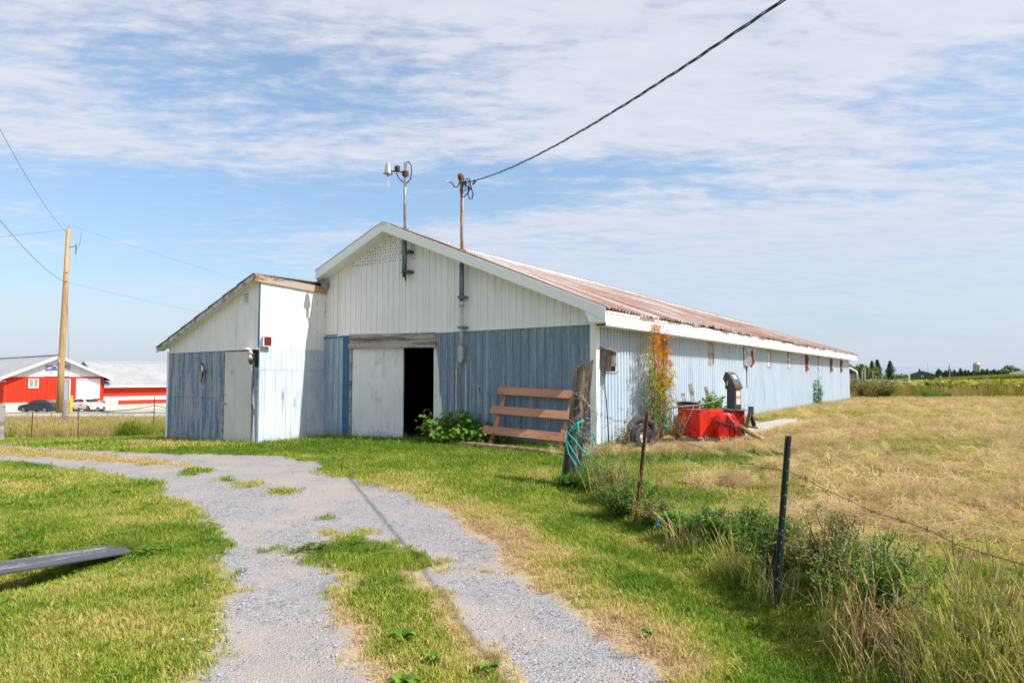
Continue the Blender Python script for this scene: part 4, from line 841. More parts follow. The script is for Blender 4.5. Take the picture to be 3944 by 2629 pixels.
# yard light on its pipe
yl_ = atb('yard_light', 'grey yard light on galvanised pipe at the barn gable', 'yard light', 2.95, -.16, 0)
mb = MB(); mb.smooth = True; mb.tube([(0,0,3.98),(0,0,4.86)], .062, 12); mb.build('wall_pipe', MT['dark_pipe'], yl_)
mb = MB(); mb.smooth = True; mb.tube([(0,0,4.86),(0,0,6.68)], .037, 12); mb.build('pipe', MT['galv'], yl_)
for z in (4.50, 4.02): mb = MB(); mb.box(-.07,.16,-.03,.16,z-.03,z+.03); mb.build('bracket', MT['black_plastic'], yl_)
mb = MB(); mb.smooth = True; mb.tube([(0,0,3.98),(.01,0,3.9),(.05,-.01,3.85),(.04,-.01,3.8)], .018, 6); mb.tube([(0,0,3.97),(0,0,3.90)], .05, 10); mb.build('cable_end', MT['black_plastic'], yl_)
mb = MB(); mb.lathe((0,0,5.03), [(.05,.05),(.10,0),(.10,-.02)], 12); mb.build('roof_boot', MT['rust'], yl_)
mb = MB(); mb.tube([(.0,0,6.42),(-.12,-.10,6.45),(-.30,-.17,6.47)], .02, 8); mb.box(-.05,.06,-.06,.06,6.34,6.46); mb.build('arm', MT['rust'], yl_)
mb = MB(); mb.box(-.20,-.10,-.16,-.08,6.46,6.58); mb.build('photocell_box', MT['black_plastic'], yl_)
mb = MB(); mb.smooth = True; mb.lathe((-.40,-.17,6.42), [(.115,0),(.11,.02),(.088,.035),(.078,.19),(.045,.21),(.045,.25),(.03,.26),(0,.262)], 20); mb.lathe((-.40,-.17,6.42), [(.115,0),(.04,.01),(.035,-.06),(0,-.06)], 20); hd = mb.build('lamp_head', MT['galv'], yl_)
mb = MB(); mb.smooth = True; mb.lathe((-.40,-.17,6.32), [(.02,.05),(.025,-.04),(.036,-.12),(.03,-.2),(.015,-.24),(0,-.245)], 14)
gm, gnt, gb = newmat('clear_bulb_glass'); gb.inputs['Transmission Weight'].default_value = .9; gb.inputs['Roughness'].default_value = .05; gb.inputs['Base Color'].default_value = (.95,.97,1,1)
mb.build('bulb', gm, yl_)
mb = MB(); mb.smooth = True; mb.tube([(.02,0,6.67),(.10,0,6.68),(.19,0,6.58),(.21,0,6.40),(.17,0,6.24),(.08,0,6.17),(-.02,0,6.17),(-.12,-.08,6.28),(-.18,-.12,6.42)], .013, 6); mb.build('cable', MT['black_cable'], yl_)

# service mast with drop cable
ms = atb('service_mast', 'rusty service mast rising through the barn roof', 'service mast', 4.69, -.15, 0)
mb = MB(); mb.smooth = True; mb.tube([(0,0,3.9),(0,0,6.02)], .038, 12); mb.build('pipe', MT['rust_pipe'], ms)
mb = MB(); mb.smooth = True; mb.tube([(0,0,3.12),(0,0,4.05)], .057, 12); mb.build('wall_pipe', MT['dark_pipe'], ms)
mb = MB(); mb.smooth = True; mb.tube([(0,0,2.15),(0,0,3.12)], .045, 12); mb.tube([(0,0,3.08),(0,0,3.2)], .06, 12); mb.build('conduit', MT['grey_pvc'], ms)
for z in (3.3, 2.62): mb = MB(); mb.box(-.08,.09,-.05,.13,z-.025,z+.025); mb.build('bracket', MT['dark_pipe'], ms)
mb = MB(); mb.prism([(-.07,-.06,1.86),(.05,-.06,1.82),(.09,-.06,1.9),(.085,-.06,2.12),(.05,-.06,2.22),(-.045,-.06,2.22),(-.08,-.06,2.14)], (0,.13,0)); bevel(mb.build('elbow_box', MT['galv'], ms), .02, 3)
mb = MB(); mb.lathe((0,0,4.33), [(.05,.06),(.11,0),(.11,-.03)], 12); mb.build('roof_boot', MT['rust'], ms)
mb = MB(); mb.smooth = True; mb.lathe((-.03,0,6.02), [(0,.10),(.05,.09),(.075,.03),(.07,-.05),(.05,-.08)], 12, (-.4,0,1)); mb.build('weather_head', MT['rust'], ms)
mb = MB(); mb.box(-.03,.09,-.05,.05,5.84,5.92); mb.build('insulator_bracket', MT['black_plastic'], ms)
mb = MB(); mb.smooth = True
def loop(pts, r=.012): mb.tube([(x*.70, y, 6.05+(z-6.05)*.68) for x, y, z in pts], r, 6)
loop([(-.05,-.02,6.05),(-.06,-.05,5.8),(-.12,-.06,5.68),(-.25,-.06,5.70),(-.36,-.05,5.86),(-.50,-.04,5.93)])
loop([(-.02,-.03,6.05),(0,-.07,5.75),(.05,-.08,5.55),(.22,-.07,5.50),(.34,-.05,5.62),(.30,-.03,5.82),(.18,0,5.80)])
loop([(.10,0,5.80),(.22,-.02,5.92),(.34,-.02,5.88),(.38,-.03,5.66),(.48,-.03,5.38),(.44,-.03,5.20),(.34,-.03,5.22),(.28,-.04,5.42),(.32,-.03,5.62)])
loop([(.02,-.04,5.95),(.02,-.08,5.55),(.05,-.08,5.34),(.16,-.07,5.30),(.32,-.05,5.45),(.40,-.04,5.62),(.34,-.02,5.86),(.20,-.01,5.80),(.12,-.01,5.60)])
loop([(.08,-.02,5.80),(.30,-.01,5.60),(.42,-.01,5.5),(.46,0,5.36),(.40,0,5.28)], .012)
mb.build('cable_coils', MT['black_cable'], ms)
mb = MB(); mb.tube([(-.35,-.04,5.968),(-.42,-.04,5.99)], .018, 6); mb.build('cable_end', MT['white_plain'], ms); mb = MB(); mb.tube([(.33,-.03,5.80),(.42,-.03,5.87)], .022, 8); mb.build('cable_end', MT['black_plastic'], ms)
mb = MB(); gx = -.42; gy = .55
mb.tube([(0,0,5.5),(gx*.62,gy*.62,4.90)], .010, 5); mb.tube([(gx*.62,gy*.62,4.90),(gx*.7,gy*.7,4.76)], .028, 6); mb.tube([(gx*.7,gy*.7,4.76),(gx,gy,4.46)], .011, 5); mb.box(gx-.07,gx+.07,gy-.05,gy+.05,4.40,4.50); mb.build('guy_wire', MT['rust'], ms)
# twisted service drop, three strands
dv = Vector((.285,-.958,0)).normalized(); base = Vector((-1.0,15.36,0))
ss = [0.05,.21,2.28,4.13,5.64,6.95,8.2,8.89,9.54,10.21,10.78]; zs = [5.93,5.90,5.49,5.13,4.90,4.74,4.60,4.54,4.48,4.41,4.36]
pf = np.polyfit(ss, zs, 3)
def cabp(s): 
    if s <= 10.78: z = float(np.polyval(pf, s))
    else: z = float(np.polyval(pf, 10.78)) + (s-10.78)*float(np.polyval(np.polyder(pf), 10.78))*.9 + .002*(s-10.78)**2
    p = base + dv*s; p.z = z; return p
cb = empty('service_cable', cabp(0.05), 0, 'twisted black service drop cable sagging from the barn mast', 'cable'); o0 = cabp(.05)
sdv = Vector((dv.y, -dv.x, 0))
for k in range(3):
    mb = MB(); mb.smooth = True; pts = []
    for i in range(520):
        s = .05 + i*.048; a = s*2*math.pi/1.15 + k*2.094; rr_ = .0095; q = cabp(s) + sdv*math.cos(a)*rr_ + Vector((0,0,1))*math.sin(a)*rr_ - o0; pts.append(q)
    mb.tube(pts, .0066 if k else .005, 5); mb.build('strand', MT['black_cable'] if k else MT['dark_pipe'], cb)

# bird box
MT['bird_wood'] = worn('dark_weathered_box_wood', (.20,.15,.135), (.09,.06,.05), scale=8, stretch=(1,1,.2), lo=.45, hi=.6, c2=(.27,.23,.21), bp=.5)
bb = atb('bird_house', 'weathered wooden bird house mounted at the barn corner', 'bird house', 8.02, .16, 1.62)
mb = MB(); mb.box(0,.19,0,.012,0,.42); mb.box(0,.19,.21,.222,0,.42); mb.box(0,.012,.012,.21,0,.42); mb.build('side', MT['bird_wood'], bb)
mb = MB(); mb.box(.19,.203,-.0,.222,.10,.40); mb.build('front', MT['bird_wood'], bb); mb = MB(); mb.box(.02,.185,.014,.208,.0,.012); mb.build('bottom', MT['bird_wood'], bb)
mb = MB(); mb.prism([(-.01,-.05,.47),(.26,-.05,.385),(.26,-.05,.405),(-.01,-.05,.49)], (0,.32,0)); mb.build('roof', MT['bird_wood'], bb)
mb = MB(); mb.tube([(.02,.05,-.03),(.24,.12,-.04),(.25,.18,-.0)], .012, 6); mb.build('hook', MT['rust'], bb)
mb = MB(); mb.smooth = True; mb.tube([blg(8.30,-.12), blg(8.18,.02,.9), bl(8.06,.12,1.58)], .012, 6); tag(mb.build('green_rod', MT['green_paint']), 'thin green rod leaning up to the bird house', 'rod')

# brown three-board frame leaning on the barn
fr = atb('leaning_frame', 'brown stained three-board wooden frame leaning on the blue barn wall', 'wooden frame', 0, 0, 0)
for xb, xt in ((5.78,5.90),(7.42,7.56)):
    mb = MB(); mb.bar((xb,-.62,-.02),(xt,-.09,1.27),.10,.04,up=(0,-1,.4)); bevel(mb.build('upright', MT['stain_wood'], fr), .005)
for t_, xa, xb_, dz in ((.93,5.73,7.74,0),(.62,5.66,7.66,.0),(.30,5.58,7.58,.0)):
    y = -.62+.53*t_-.045; z = -.02+1.29*t_; mb = MB(); mb.bar((xa,y-.02,z+.045),(xb_,y-.02,z-.03),.045,.175,up=(0,.38,.92)); bevel(mb.build('board', MT['stain_wood'], fr), .005)

# old round post with wire and teal rope
pb = Vector((.735,9.12,0)); pb.z = hz_(pb.x, pb.y)
po = empty('corner_post', pb, 0, 'thick weathered leaning wooden post wrapped in wire', 'post')
def oldpost(h, r0, r1, lx, ly, seed, n=22):
    rd = random.Random(seed); mb = MB(); rings = 14; vs = []; cr = [rd.uniform(.90,1.06) for _ in range(n)]
    for g in (3, 9, 14): cr[g % n] *= .80; cr[(g+1) % n] *= .9
    for i in range(rings+1):
        t = i/rings
        for j in range(n):
            a = 2*math.pi*j/n; r = (r0+(r1-r0)*t)*cr[j]*(1+rd.uniform(-.02,.02)+.03*math.sin(t*9+j)); zt = h*t*(1-.0)+(-.15*(1-t)) + (rd.uniform(-.03,.03)+.05*math.cos(a) if i == rings else 0)
            vs.append((lx*t+math.cos(a)*r, ly*t+math.sin(a)*r, zt))
    fs = [(i*n+j, i*n+(j+1)%n, (i+1)*n+(j+1)%n, (i+1)*n+j) for i in range(rings) for j in range(n)]; vs.append((lx,ly,h-.05)); fs += [(rings*n+j, rings*n+(j+1)%n, len(vs)-1) for j in range(n)]
    mb.add(vs, fs); return mb
MT['old_post'] = worn('cracked_grey_brown_post', (.19,.145,.105), (.045,.032,.024), scale=8, stretch=(1.2,1.2,.08), lo=.43, hi=.54, c2=(.27,.22,.17), bp=.9, fine=50)
oldpost(1.60, .125, .128, .23, .0, 4).build('post', MT['old_post'], po)
mb = MB()
for i in range(16):
    z = random.uniform(.5,1.25); cx_ = .2*z/1.6; pts = [(cx_+math.cos(a)*.14, math.sin(a)*.14, z+.08*math.sin(a*1.3+i)) for a in np.linspace(random.uniform(0,6), random.uniform(3,9), 9)]; mb.tube(pts, .0035, 4)
for i in range(26):
    z = random.uniform(.15,1.1); p = Vector((.2*z/1.6+.12, -.06, z)); pts = [p.copy()]
    for k in range(4): p = p + Vector((random.uniform(-.07,.13), random.uniform(-.08,.05), random.uniform(-.14,.12))); pts.append(p.copy())
    mb.tube(pts, .003, 4)
mb.build('wire_wrap', simple('old_fence_wire', (.38,.33,.28), .6, .3), po)
rope = empty('teal_rope', pb, 0, 'teal rope looped round the thick leaning post', 'rope')
mb = MB(); mb.smooth = True
def ropeseg(pts, r=.011): mb.tube(pts, r, 7)
ropeseg([(.20,-.14,.88),(.10,-.155,.83),(-.01,-.13,.70),(-.03,-.13,.60),(.0,-.15,.45),(.10,-.17,.28),(.19,-.16,.14),(.25,-.14,.05)])
ropeseg([(-.03,-.12,.74),(.08,-.16,.62),(.17,-.17,.50),(.235,-.15,.42),(.30,-.12,.50),(.36,-.08,.62),(.33,-.08,.70),(.28,-.10,.73)])
ropeseg([(-.03,-.12,.62),(.07,-.16,.46),(.14,-.16,.33),(.22,-.15,.15)]); ropeseg([(.125,-.155,.86),(.13,-.16,.74),(.14,-.165,.62)])
ropeseg([(-.02,-.12,.71),(.08,-.155,.76),(.16,-.15,.85),(.21,-.13,.87)])
mb.build('rope', MT['teal_rope'], rope)
# gate hook on the post
for a_, b_, w_ in (((-.02,-.10,.76),(-.10,-.12,.77),.03),((-.04,-.10,.56),(-.13,-.12,.58),.04)): mb = MB(); mb.bar(a_, b_, .02, w_); mb.build('hinge_pin', MT['rust'], po)

# steel fence posts
def tpost(loc, h, lx, ly, mat, label, rz=0.2, group='steel fence posts'):
    e = empty('fence_post', loc, rz, label, 'fence post', group); mb = MB(); d = Vector((lx,ly,h))
    mb.bar((0,0,-.25),tuple(d),.038,.006,up=(0,1,0)); mb.bar((0,-.02,-.25),(lx,ly-.02,h),.006,.036,up=(0,1,0)); mb.build('post', MT[mat], e)
    mb = MB()
    for k in range(13):
        t = .12+.068*k; p = d*t; mb.box(p.x-.003,p.x+.003,p.y-.042,p.y-.037,p.z-.004,p.z+.004)
    mb.build('studs', MT['galv'] if mat == 'green_paint' else MT['rust'], e); return e
g2 = Vector((1.217,6.976,0)); g2.z = hz_(g2.x,g2.y); g3 = Vector((1.697,4.56,0)); g3.z = hz_(g3.x,g3.y); g4 = Vector((2.18,1.9,0)); g4.z = hz_(g4.x,g4.y)
p2 = tpost(g2, 1.13, .17, .0, 'rust', 'rusty leaning steel fence post nearest the thick wooden post')
p3 = tpost(g3, 1.13, .15, .0, 'green_paint', 'dark green leaning steel fence post amid weeds, nearest in view')
# fence wires, strand by strand between the posts
MT['wire'] = simple('grey_fence_wire', (.30,.28,.27), .5, .4); MT['wire_rust'] = simple('rusty_barbed_wire', (.13,.08,.06), .7)
wf = empty('wire_fence', g2, 0, 'sagging barbed and woven wire strung past the steel fence posts', 'wire fence')
def wirepts(a, b, sag, n=14, jit=.01, bow=0.0):
    a = Vector(a); b = Vector(b); out = []
    for i in range(n+1):
        t = i/n; p = a.lerp(b, t); p.z -= sag*4*t*(1-t); p += Vector((bow*4*t*(1-t)+random.uniform(-jit,jit)*(0<i<n), 0, random.uniform(-jit,jit)*(0<i<n))); out.append(p - g2)
    return out
pA = pb + Vector((.1,0,0)); 
def on(g, lx, h, f): return g + Vector((lx*f, -.02, h*f))
rows = [((.74,.93,.80,.72), .10, True), ((.52,.66,.66,.60), .16, False), ((.30,.48,.44,.42), .10, False), ((.16,.22,.18,.2), .05, False)]
g5 = Vector((2.75,-1.0,0)); g5.z = hz_(g5.x,g5.y)
strands = []
for fr_, sag, barb in rows:
    A = pA + Vector((.15*fr_[0], 0, 1.6*fr_[0]*.9)); B = on(g2,.17,1.13,fr_[1]); Cc = on(g3,.15,1.13,fr_[2]); D = g4 + Vector((.05,0,1.15*fr_[3]))
    for a, b_ in ((A,B),(B,Cc),(Cc,D),(D, g5+Vector((0,0,1.1*fr_[3])))):
        pts = wirepts(a, b_, sag, bow=.05); strands.append(pts); mb = MB(); mb.tube(pts, .0026 if barb else .0017, 4)
        if barb:
            for p in pts[1:-1]:
                for q in range(2): v = Vector((random.uniform(-1,1),random.uniform(-1,1),random.uniform(-1,1))).normalized()*.018; mb.tube([p-v,p+v], .0025, 3)
        mb.build('wire', MT['wire_rust'] if barb else MT['wire'], wf)
# woven stays
for seg in range(3):
    for i in range(1, 14, 1 if seg == 2 else 2):
        pts = [strands[seg+4*k][i] + Vector((random.uniform(-.02,.02),0,0)) for k in range(4)]; mb = MB(); mb.tube(pts, .0013, 3); mb.build('wire_stay', MT['wire'], wf)
p4 = tpost(g4, 1.2, .05, 0, 'green_paint', 'steel fence post just beyond the right edge of the view')
mb = MB(); mb.ico((0,0,.03), .03, 1, .3, (.6,.4,1.5)); tg = tag(mb.build('plastic_scrap', simple('blue_scrap', (.02,.20,.50), .5), loc=(1.38,6.55,hz_(1.38,6.55)+.06)), 'small blue plastic scrap in the grass under the fence', 'scrap')

# log on the grass
mb = MB(); mb.smooth = True; q0 = blg(4.9,-.75); q1 = blg(8.2,-1.62); pts = [q0.lerp(q1, i/9) + Vector((0, random.uniform(-.03,.03), .05+random.uniform(-.008,.012))) for i in range(10)]; pts = [p - q0 for p in pts]
mb.tube(pts, [.05,.06,.058,.065,.055,.06,.052,.05,.045,.035], 9); tag(mb.build('log', simple('barkless_log', (.33,.22,.14), .85, c2=(.16,.09,.05), scale=8, stretch=(.3,1,1), bp=.4), loc=q0), 'long thin barkless log lying on the grass before the barn', 'log')

# grass-edge plank over the ditch
pk0 = Vector((-3.50,6.30,0)); pk1 = Vector((-5.35,4.40,0)); pe = empty('foot_plank', (-3.55,6.21,-.015), math.atan2(pk1.y-pk0.y, pk1.x-pk0.x)+.0, 'grey painted wooden plank laid across the grassy hollow', 'plank')
mb = MB(); mb.box(-.05,2.7,-.06,.145,.0,.022); bevel(mb.build('board', worn('grey_painted_plank', (.075,.08,.095), (.26,.25,.24), scale=9, stretch=(.08,1,1), lo=.52, hi=.62, c2=(.05,.055,.065), bp=.4), pe), .004)
mb = MB(); mb.box(-.03,2.7,.152,.34,.0,.022); bevel(mb.build('board', bpy.data.materials['grey_painted_plank'], pe), .004)
for x in (1.35, 2.5): mb = MB(); mb.box(x,x+.28,.02,.27,-.28,-.001); mb.build('wood_block', MT['weather'], pe)

# ------------------------------------------------------------------ junk beside the barn
pad = MB(); pts = [(9.05,1.75),(9.95,1.9),(9.95,4.0),(9.8,6),(9.7,8.5),(9.6,10.7),(9.2,10.9),(9.15,8),(9.2,5)]
ring = [bl(a,b_,0) for a,b_ in pts]; ring = [Vector((q.x,q.y,.10)) for q in ring]; pad.prism(list(ring), (0,0,.15)); tag(bevel(pad.build('concrete_pad', MT['concrete']), .015), 'long low concrete strip beside the barn wall', 'concrete strip')

sb = empty('snow_blower', (3.86,14.10,.25), .05, 'red tractor snow blower with black chute lying on the concrete', 'snow blower')
MT['red'] = worn('scuffed_red_paint', (.74,.035,.01), (.34,.12,.09), scale=6, stretch=(1,1,.5), lo=.555, hi=.64, c2=(.48,.010,.006), dirt=(.34,.012,.01), rust=(.05,.02,.018), rough=.35, bp=.05)
FA, FB, FC, FD = Vector((0,0,0)), Vector((.98,.10,0)), Vector((.86,.62,0)), Vector((-.30,.52,0)); HH = .57
def wallp(a, b_, z0, z1, t, mb, da=0, db=0):
    n_ = (b_-a).cross(Vector((0,0,1))).normalized(); mb.prism([a+Vector((0,0,z0)), b_+Vector((0,0,z0)), b_+Vector((0,0,z1+db)), a+Vector((0,0,z1+da))], n_*-t)
mb = MB(); wallp(FA, FB, .02, HH, .02, mb); bevel(mb.build('back_plate', MT['red'], sb), .005)
mb = MB(); ringz = [FA+Vector((0,0,.01)), FA+Vector((0,0,HH)), FD+Vector((.04,-.0,HH-.0)), FD+Vector((-.06,.02,.38)), FD+Vector((-.09,.0,.18)), FD+Vector((.06,-.2,.03))]; mb.prism(ringz, (.02,.01,0)); bevel(mb.build('side_plate', MT['red'], sb), .005)
mb = MB(); ringz = [FB+Vector((0,0,.01)), FB+Vector((0,0,HH)), FC+Vector((0,0,HH)), FC+Vector((0,0,.03))]; mb.prism(ringz, (-.02,0,0)); mb.build('side_plate', MT['red'], sb)
mb = MB(); mb.prism([FA+Vector((0,.02,HH)), FB+Vector((0,.02,HH)), FC+Vector((0,0,HH)), FD+Vector((.04,0,HH))], (0,0,.02)); bevel(mb.build('top_plate', MT['red'], sb), .004)
mb = MB(); mb.box(-.05,.98,-.04,.04,-.0,.03); mb.build('skid', simple('bare_steel', (.3,.27,.24), .6, .5), sb)
mb = MB(); mb.smooth = True; mb.lathe((.50,-.02,.30), [(0,-.13),(.20,-.13),(.235,-.11),(.24,.05)], 28, (0.08,1,0)); bevel(mb.build('impeller_drum', MT['red'], sb), .003)
mb = MB(); mb.prism([(.52,-.16,.50),(.60,-.26,.36),(.46,-.24,.02),(.40,-.03,.02)], (.02,.0,0)); mb.prism([(.62,-.14,.53),(.72,-.20,.36),(.62,-.30,.06),(.58,-.05,.02)], (.02,0,0)); mb.prism([(.32,-.03,.30),(.32,-.22,.26),(.30,-.22,.02),(.30,-.03,.02)], (.02,0,0)); mb.prism([(.32,-.22,.02),(.62,-.25,.02),(.62,-.25,.24),(.32,-.22,.27)],(0,.015,0)); mb.build('brace_plate', MT['red'], sb)
mb = MB(); mb.box(.44,.62,-.035,-.005,.49,.545); mb.build('slot', MT['black_plastic'], sb)
mb = MB(); mb.smooth = True; mb.lathe((.08,.30,.26), [(.0,-.1),(.2,-.1),(.21,.1),(0,.1)], 20, (.9,.3,0)); mb.build('auger_drum', MT['dark_wood'], sb)
ch = MB(); ch.prism([(.56,-.10,HH+.02),(1.02,-.02,HH-.005),(1.02,.22,HH+.02),(.52,.22,HH+.04)], (0,0,.012)); ch.build('chute_base', MT['dark_pipe'], sb)
cc_ = Vector((.76,.10,0)); ca = math.cos(R(-60)); sa_ = math.sin(R(-60))
def cv(x, y, z): return (cc_.x+x*ca-y*sa_, cc_.y+x*sa_+y*ca, z)
vs = [cv(x*.105, y*.105, HH+.03) for x, y in ((-1,-1),(1,-1),(1,1),(-1,1))] + [cv(x*.10, y*.10, 1.03) for x, y in ((-1,-1),(1,-1),(1,1),(-1,1))]
mb = MB(); mb.add(vs, [(0,3,2,1),(4,5,6,7),(0,1,5,4),(1,2,6,5),(2,3,7,6),(3,0,4,7)]); bevel(mb.build('chute', MT['black_plastic'], sb), .008)
prof = [(.125,1.01),(.135,1.04),(.115,1.11),(.055,1.22),(-.02,1.315),(-.065,1.36),(-.12,1.368),(-.185,1.225),(-.13,1.14),(-.115,1.01)]
mb = MB(); p0 = Vector(cv(0,-.115,0)); p1 = Vector(cv(0,.115,0)); mb.prism([cv(x,-.115,z) for x,z in prof], p1-p0); hood = bevel(mb.build('chute_hood', simple('grey_black_plastic', (.075,.07,.07), .5, c2=(.05,.047,.048)), sb), .003)
MT['lbl'] = simple('warning_label', (.62,.60,.57), .5, c2=(.45,.45,.43), scale=60); MT['lbo'] = simple('orange_label_header', (.62,.20,.05), .5)
for z0, z1 in ((.70,.85),(.865,1.0)):
    mb = MB(); mb.add([cv(.1075,-.055,z0),cv(.1075,.075,z0),cv(.105,.075,z1),cv(.105,-.055,z1)], [(0,1,2,3)]); L1 = mb.build('warning_label', MT['lbl'], sb); mb = MB(); mb.add([cv(.1085,-.053,z1-.03),cv(.1085,.073,z1-.03),cv(.1085,.073,z1-.004),cv(.1085,-.053,z1-.004)], [(0,1,2,3)]); mb.build('label_header', MT['lbo'], L1)
mb = MB(); mb.add([cv(.062,-.04,1.222),cv(.062,.05,1.222),cv(-.005,.05,1.306),cv(-.005,-.04,1.306)], [(0,1,2,3)]); mb.build('warning_label', MT['lbl'], sb)
mb = MB(); mb.tube([cv(-.06,-.13,1.08),cv(-.035,-.14,1.18)], .014, 6); mb.build('yellow_handle', simple('yellow_grip', (.6,.62,.17), .5), sb)
mb = MB(); mb.ico(cv(-.075,-.14,1.06), .035, 1); mb.build('knob', MT['black_plastic'], sb)
MT['hitch'] = simple('black_hitch_steel', (.025,.023,.022), .55, c2=(.08,.04,.025), scale=14)
for p_, q_, w_ in (((.28,-.14,.36),(.80,-.34,.20),.05),((.80,-.36,.18),(1.02,-.14,.60),.075),((.78,-.32,.22),(.80,-.30,.02),.055),((1.0,-.12,.58),(1.16,.02,.26),.05),((1.05,.0,.56),(1.18,.16,.25),.045),((.86,-.10,.27),(1.20,-.0,.22),.045)):
    mb = MB(); mb.bar(p_, q_, w_, .04); bevel(mb.build('hitch_bar', MT['hitch'], sb), .004)
mb = MB(); mb.box(.99,1.07,-.16,-.07,.50,.66); mb.build('hitch_clevis', MT['hitch'], sb)
mb = MB(); mb.smooth = True; mb.tube([(.74,-.20,.26),(.92,-.50,.12),(1.06,-.80,.00)], [.055,.05,.042], 12); mb.tube([(1.04,-.76,.02),(1.10,-.88,-.03)], .055, 12); mb.build('drive_shaft', simple('tan_shaft_guard', (.42,.27,.10), .5, c2=(.26,.15,.06), scale=10), sb)

tub = empty('tub', (4.10,15.95,.58), 0, 'round black plastic tub sitting behind the red snow blower', 'tub')
mb = MB(); mb.smooth = True; mb.lathe((0,0,0), [(0,0),(.21,0),(.26,.30),(.275,.31),(.275,.345),(.255,.345),(.245,.31),(.195,.02),(0,.02)], 28, (.05,.12,1)); mb.build('body', MT['black_plastic'], tub)
mb = MB(); mb.box(-.3,.3,-.22,.22,0,.42); tag(bevel(mb.build('crate', MT['weather'], loc=(4.10,15.95,.19)), .01), 'weathered wooden crate carrying the black tub behind the snow blower', 'crate')
def board(p, q, w, t, label, name='scrap_board', mat='weather', up=(0,1,0)):
    p = Vector(p); mb = MB(); mb.bar((0,0,0), Vector(q)-p, w, t, up=up); return tag(bevel(mb.build(name, MT[mat], loc=p), .003), label, 'board')
board((4.42,16.25,.2),(4.30,16.5,1.35),.10,.03,'tall grey board end standing up behind the black tub')
board((4.22,16.3,.2),(4.12,16.5,1.12),.09,.03,'shorter pale board end left of the tall one behind the tub')
board((4.86,16.4,.2),(4.70,16.6,1.28),.08,.04,'brown board end standing left of the leafy green plant')
board((2.25,13.9,.22),(2.72,14.15,.55),.10,.025,'weathered board sloping up left of the big black tyre')
board((2.42,13.55,.19),(2.62,13.2,.21),.16,.02,'pale flat board lying on the grass left of the tyres', up=(0,0,1))
br = MB(); br.smooth = True; pts = [(3.0,13.9,.83),(3.35,14.05,.90),(3.8,14.0,.93),(4.15,14.1,1.00),(4.45,14.3,1.10)]; p0_ = Vector(pts[0]); br.tube([Vector(p)-p0_ for p in pts], [.018,.024,.026,.022,.016], 6); br.tube([Vector((3.72,14.0,.92))-p0_, Vector((3.6,13.9,.72))-p0_, Vector((3.45,13.85,.45))-p0_, Vector((3.4,13.85,.22))-p0_], [.009,.007,.006,.005], 5)
tag(br.build('branch', simple('grey_branch', (.24,.17,.14), .8, c2=(.12,.08,.06)), loc=p0_), 'long bare branch lying across the snow blower and the junk', 'branch')

def tyre(name, c, R_, r_, axis, label, lugs=0, hub=True):
    e = empty(name, c, 0, label, 'tyre'); ax = Vector(axis).normalized(); mb = MB(); mb.smooth = True
    Wd = R_-r_; pr = [(r_+Wd*(.5+.5*math.cos(t_)), Wd*.62*math.sin(t_)) for t_ in np.linspace(math.pi, 3*math.pi, 17)]
    pr = [(min(a_, R_*.985), z_) for a_, z_ in pr]
    mb.lathe((0,0,0), pr, 40, ax); mb.build('tread', MT['rubber'], e)
    if lugs:
        mb = MB(); a = ax.orthogonal().normalized(); b_ = ax.cross(a)
        for k in range(lugs):
            th = 6.283*k/lugs; d = a*math.cos(th)+b_*math.sin(th); tt = ax.cross(d)
            for s in (-1,1): mb.bar(d*R_*.97+ax*s*Wd*.12+tt*.012*s, d*R_*.92+ax*s*Wd*.58, R_*.07, R_*.05, up=d)
        mb.build('lug', MT['rubber'], e)
    if hub:
        mb = MB(); mb.smooth = True; mb.lathe((0,0,0), [(0,.05),(r_*.3,.05),(r_*.5,.02),(r_*.85,.035),(r_*1.05,.075)], 24, ax); mb.lathe((0,0,0), [(0,-.05),(r_*.3,-.05),(r_*.5,-.02),(r_*.85,-.035),(r_*1.05,-.075)], 24, ax); mb.build('rim', simple('dirty_white_rim', (.62,.60,.57), .5, c2=(.35,.28,.22), scale=10), e)
        mb = MB(); mb.smooth = True; mb.lathe((0,0,0), [(r_*.25,.09),(r_*.18,.1),(0,.1)], 12, ax); mb.build('hub', MT['dark_pipe'], e)
    return e
tyre('tyre', (2.68,14.02,.40), .345, .20, (.15,-.80,.55), 'large empty black tyre leaning against the barn wall', 0, False)
tyre('wheel', (2.50,13.38,.34), .25, .10, (.62,-.75,.08), 'small knobby tyre on a pale rim in front of the large tyre', 26, True)
mb = MB(); mb.bar((0,0,0),(.36,.22,.56),.05,.02); tag(mb.build('steel_bar', MT['rust'], loc=(2.62,13.1,.16)), 'rusty flat steel bar leaning across the two tyres', 'bar')
mb = MB(); 
for i in range(5): mb.ico((random.uniform(-.03,.03), random.uniform(-.02,.02), -i*.06+.05), .05, 1, .4, (.7,.5,1.0))
tag(mb.build('rag', simple('green_rag', (.01,.11,.06), .8), loc=(2.96,13.3,.70)), 'dark green rag tied to the top of the rusty bar', 'rag')
mb = MB(); mb.smooth = True; mb.lathe((0,0,0), [(0,0),(.035,.005),(.037,.14),(.015,.18),(.015,.2),(0,.2)], 12, (1,.2,0));
tag(mb.build('bottle', simple('clear_bluish_plastic', (.55,.63,.75), .25), loc=(5.75,14.9,.25)), 'clear bluish plastic bottle on the dry grass', 'bottle')
mb = MB(); mb.ico((0,0,0), .06, 1, .5, (1.4,.8,.5)); tag(mb.build('paper_scrap', MT['white_plain'], loc=(6.9,19.2,.24)), 'crumpled white paper scrap on the hay stubble', 'scrap')

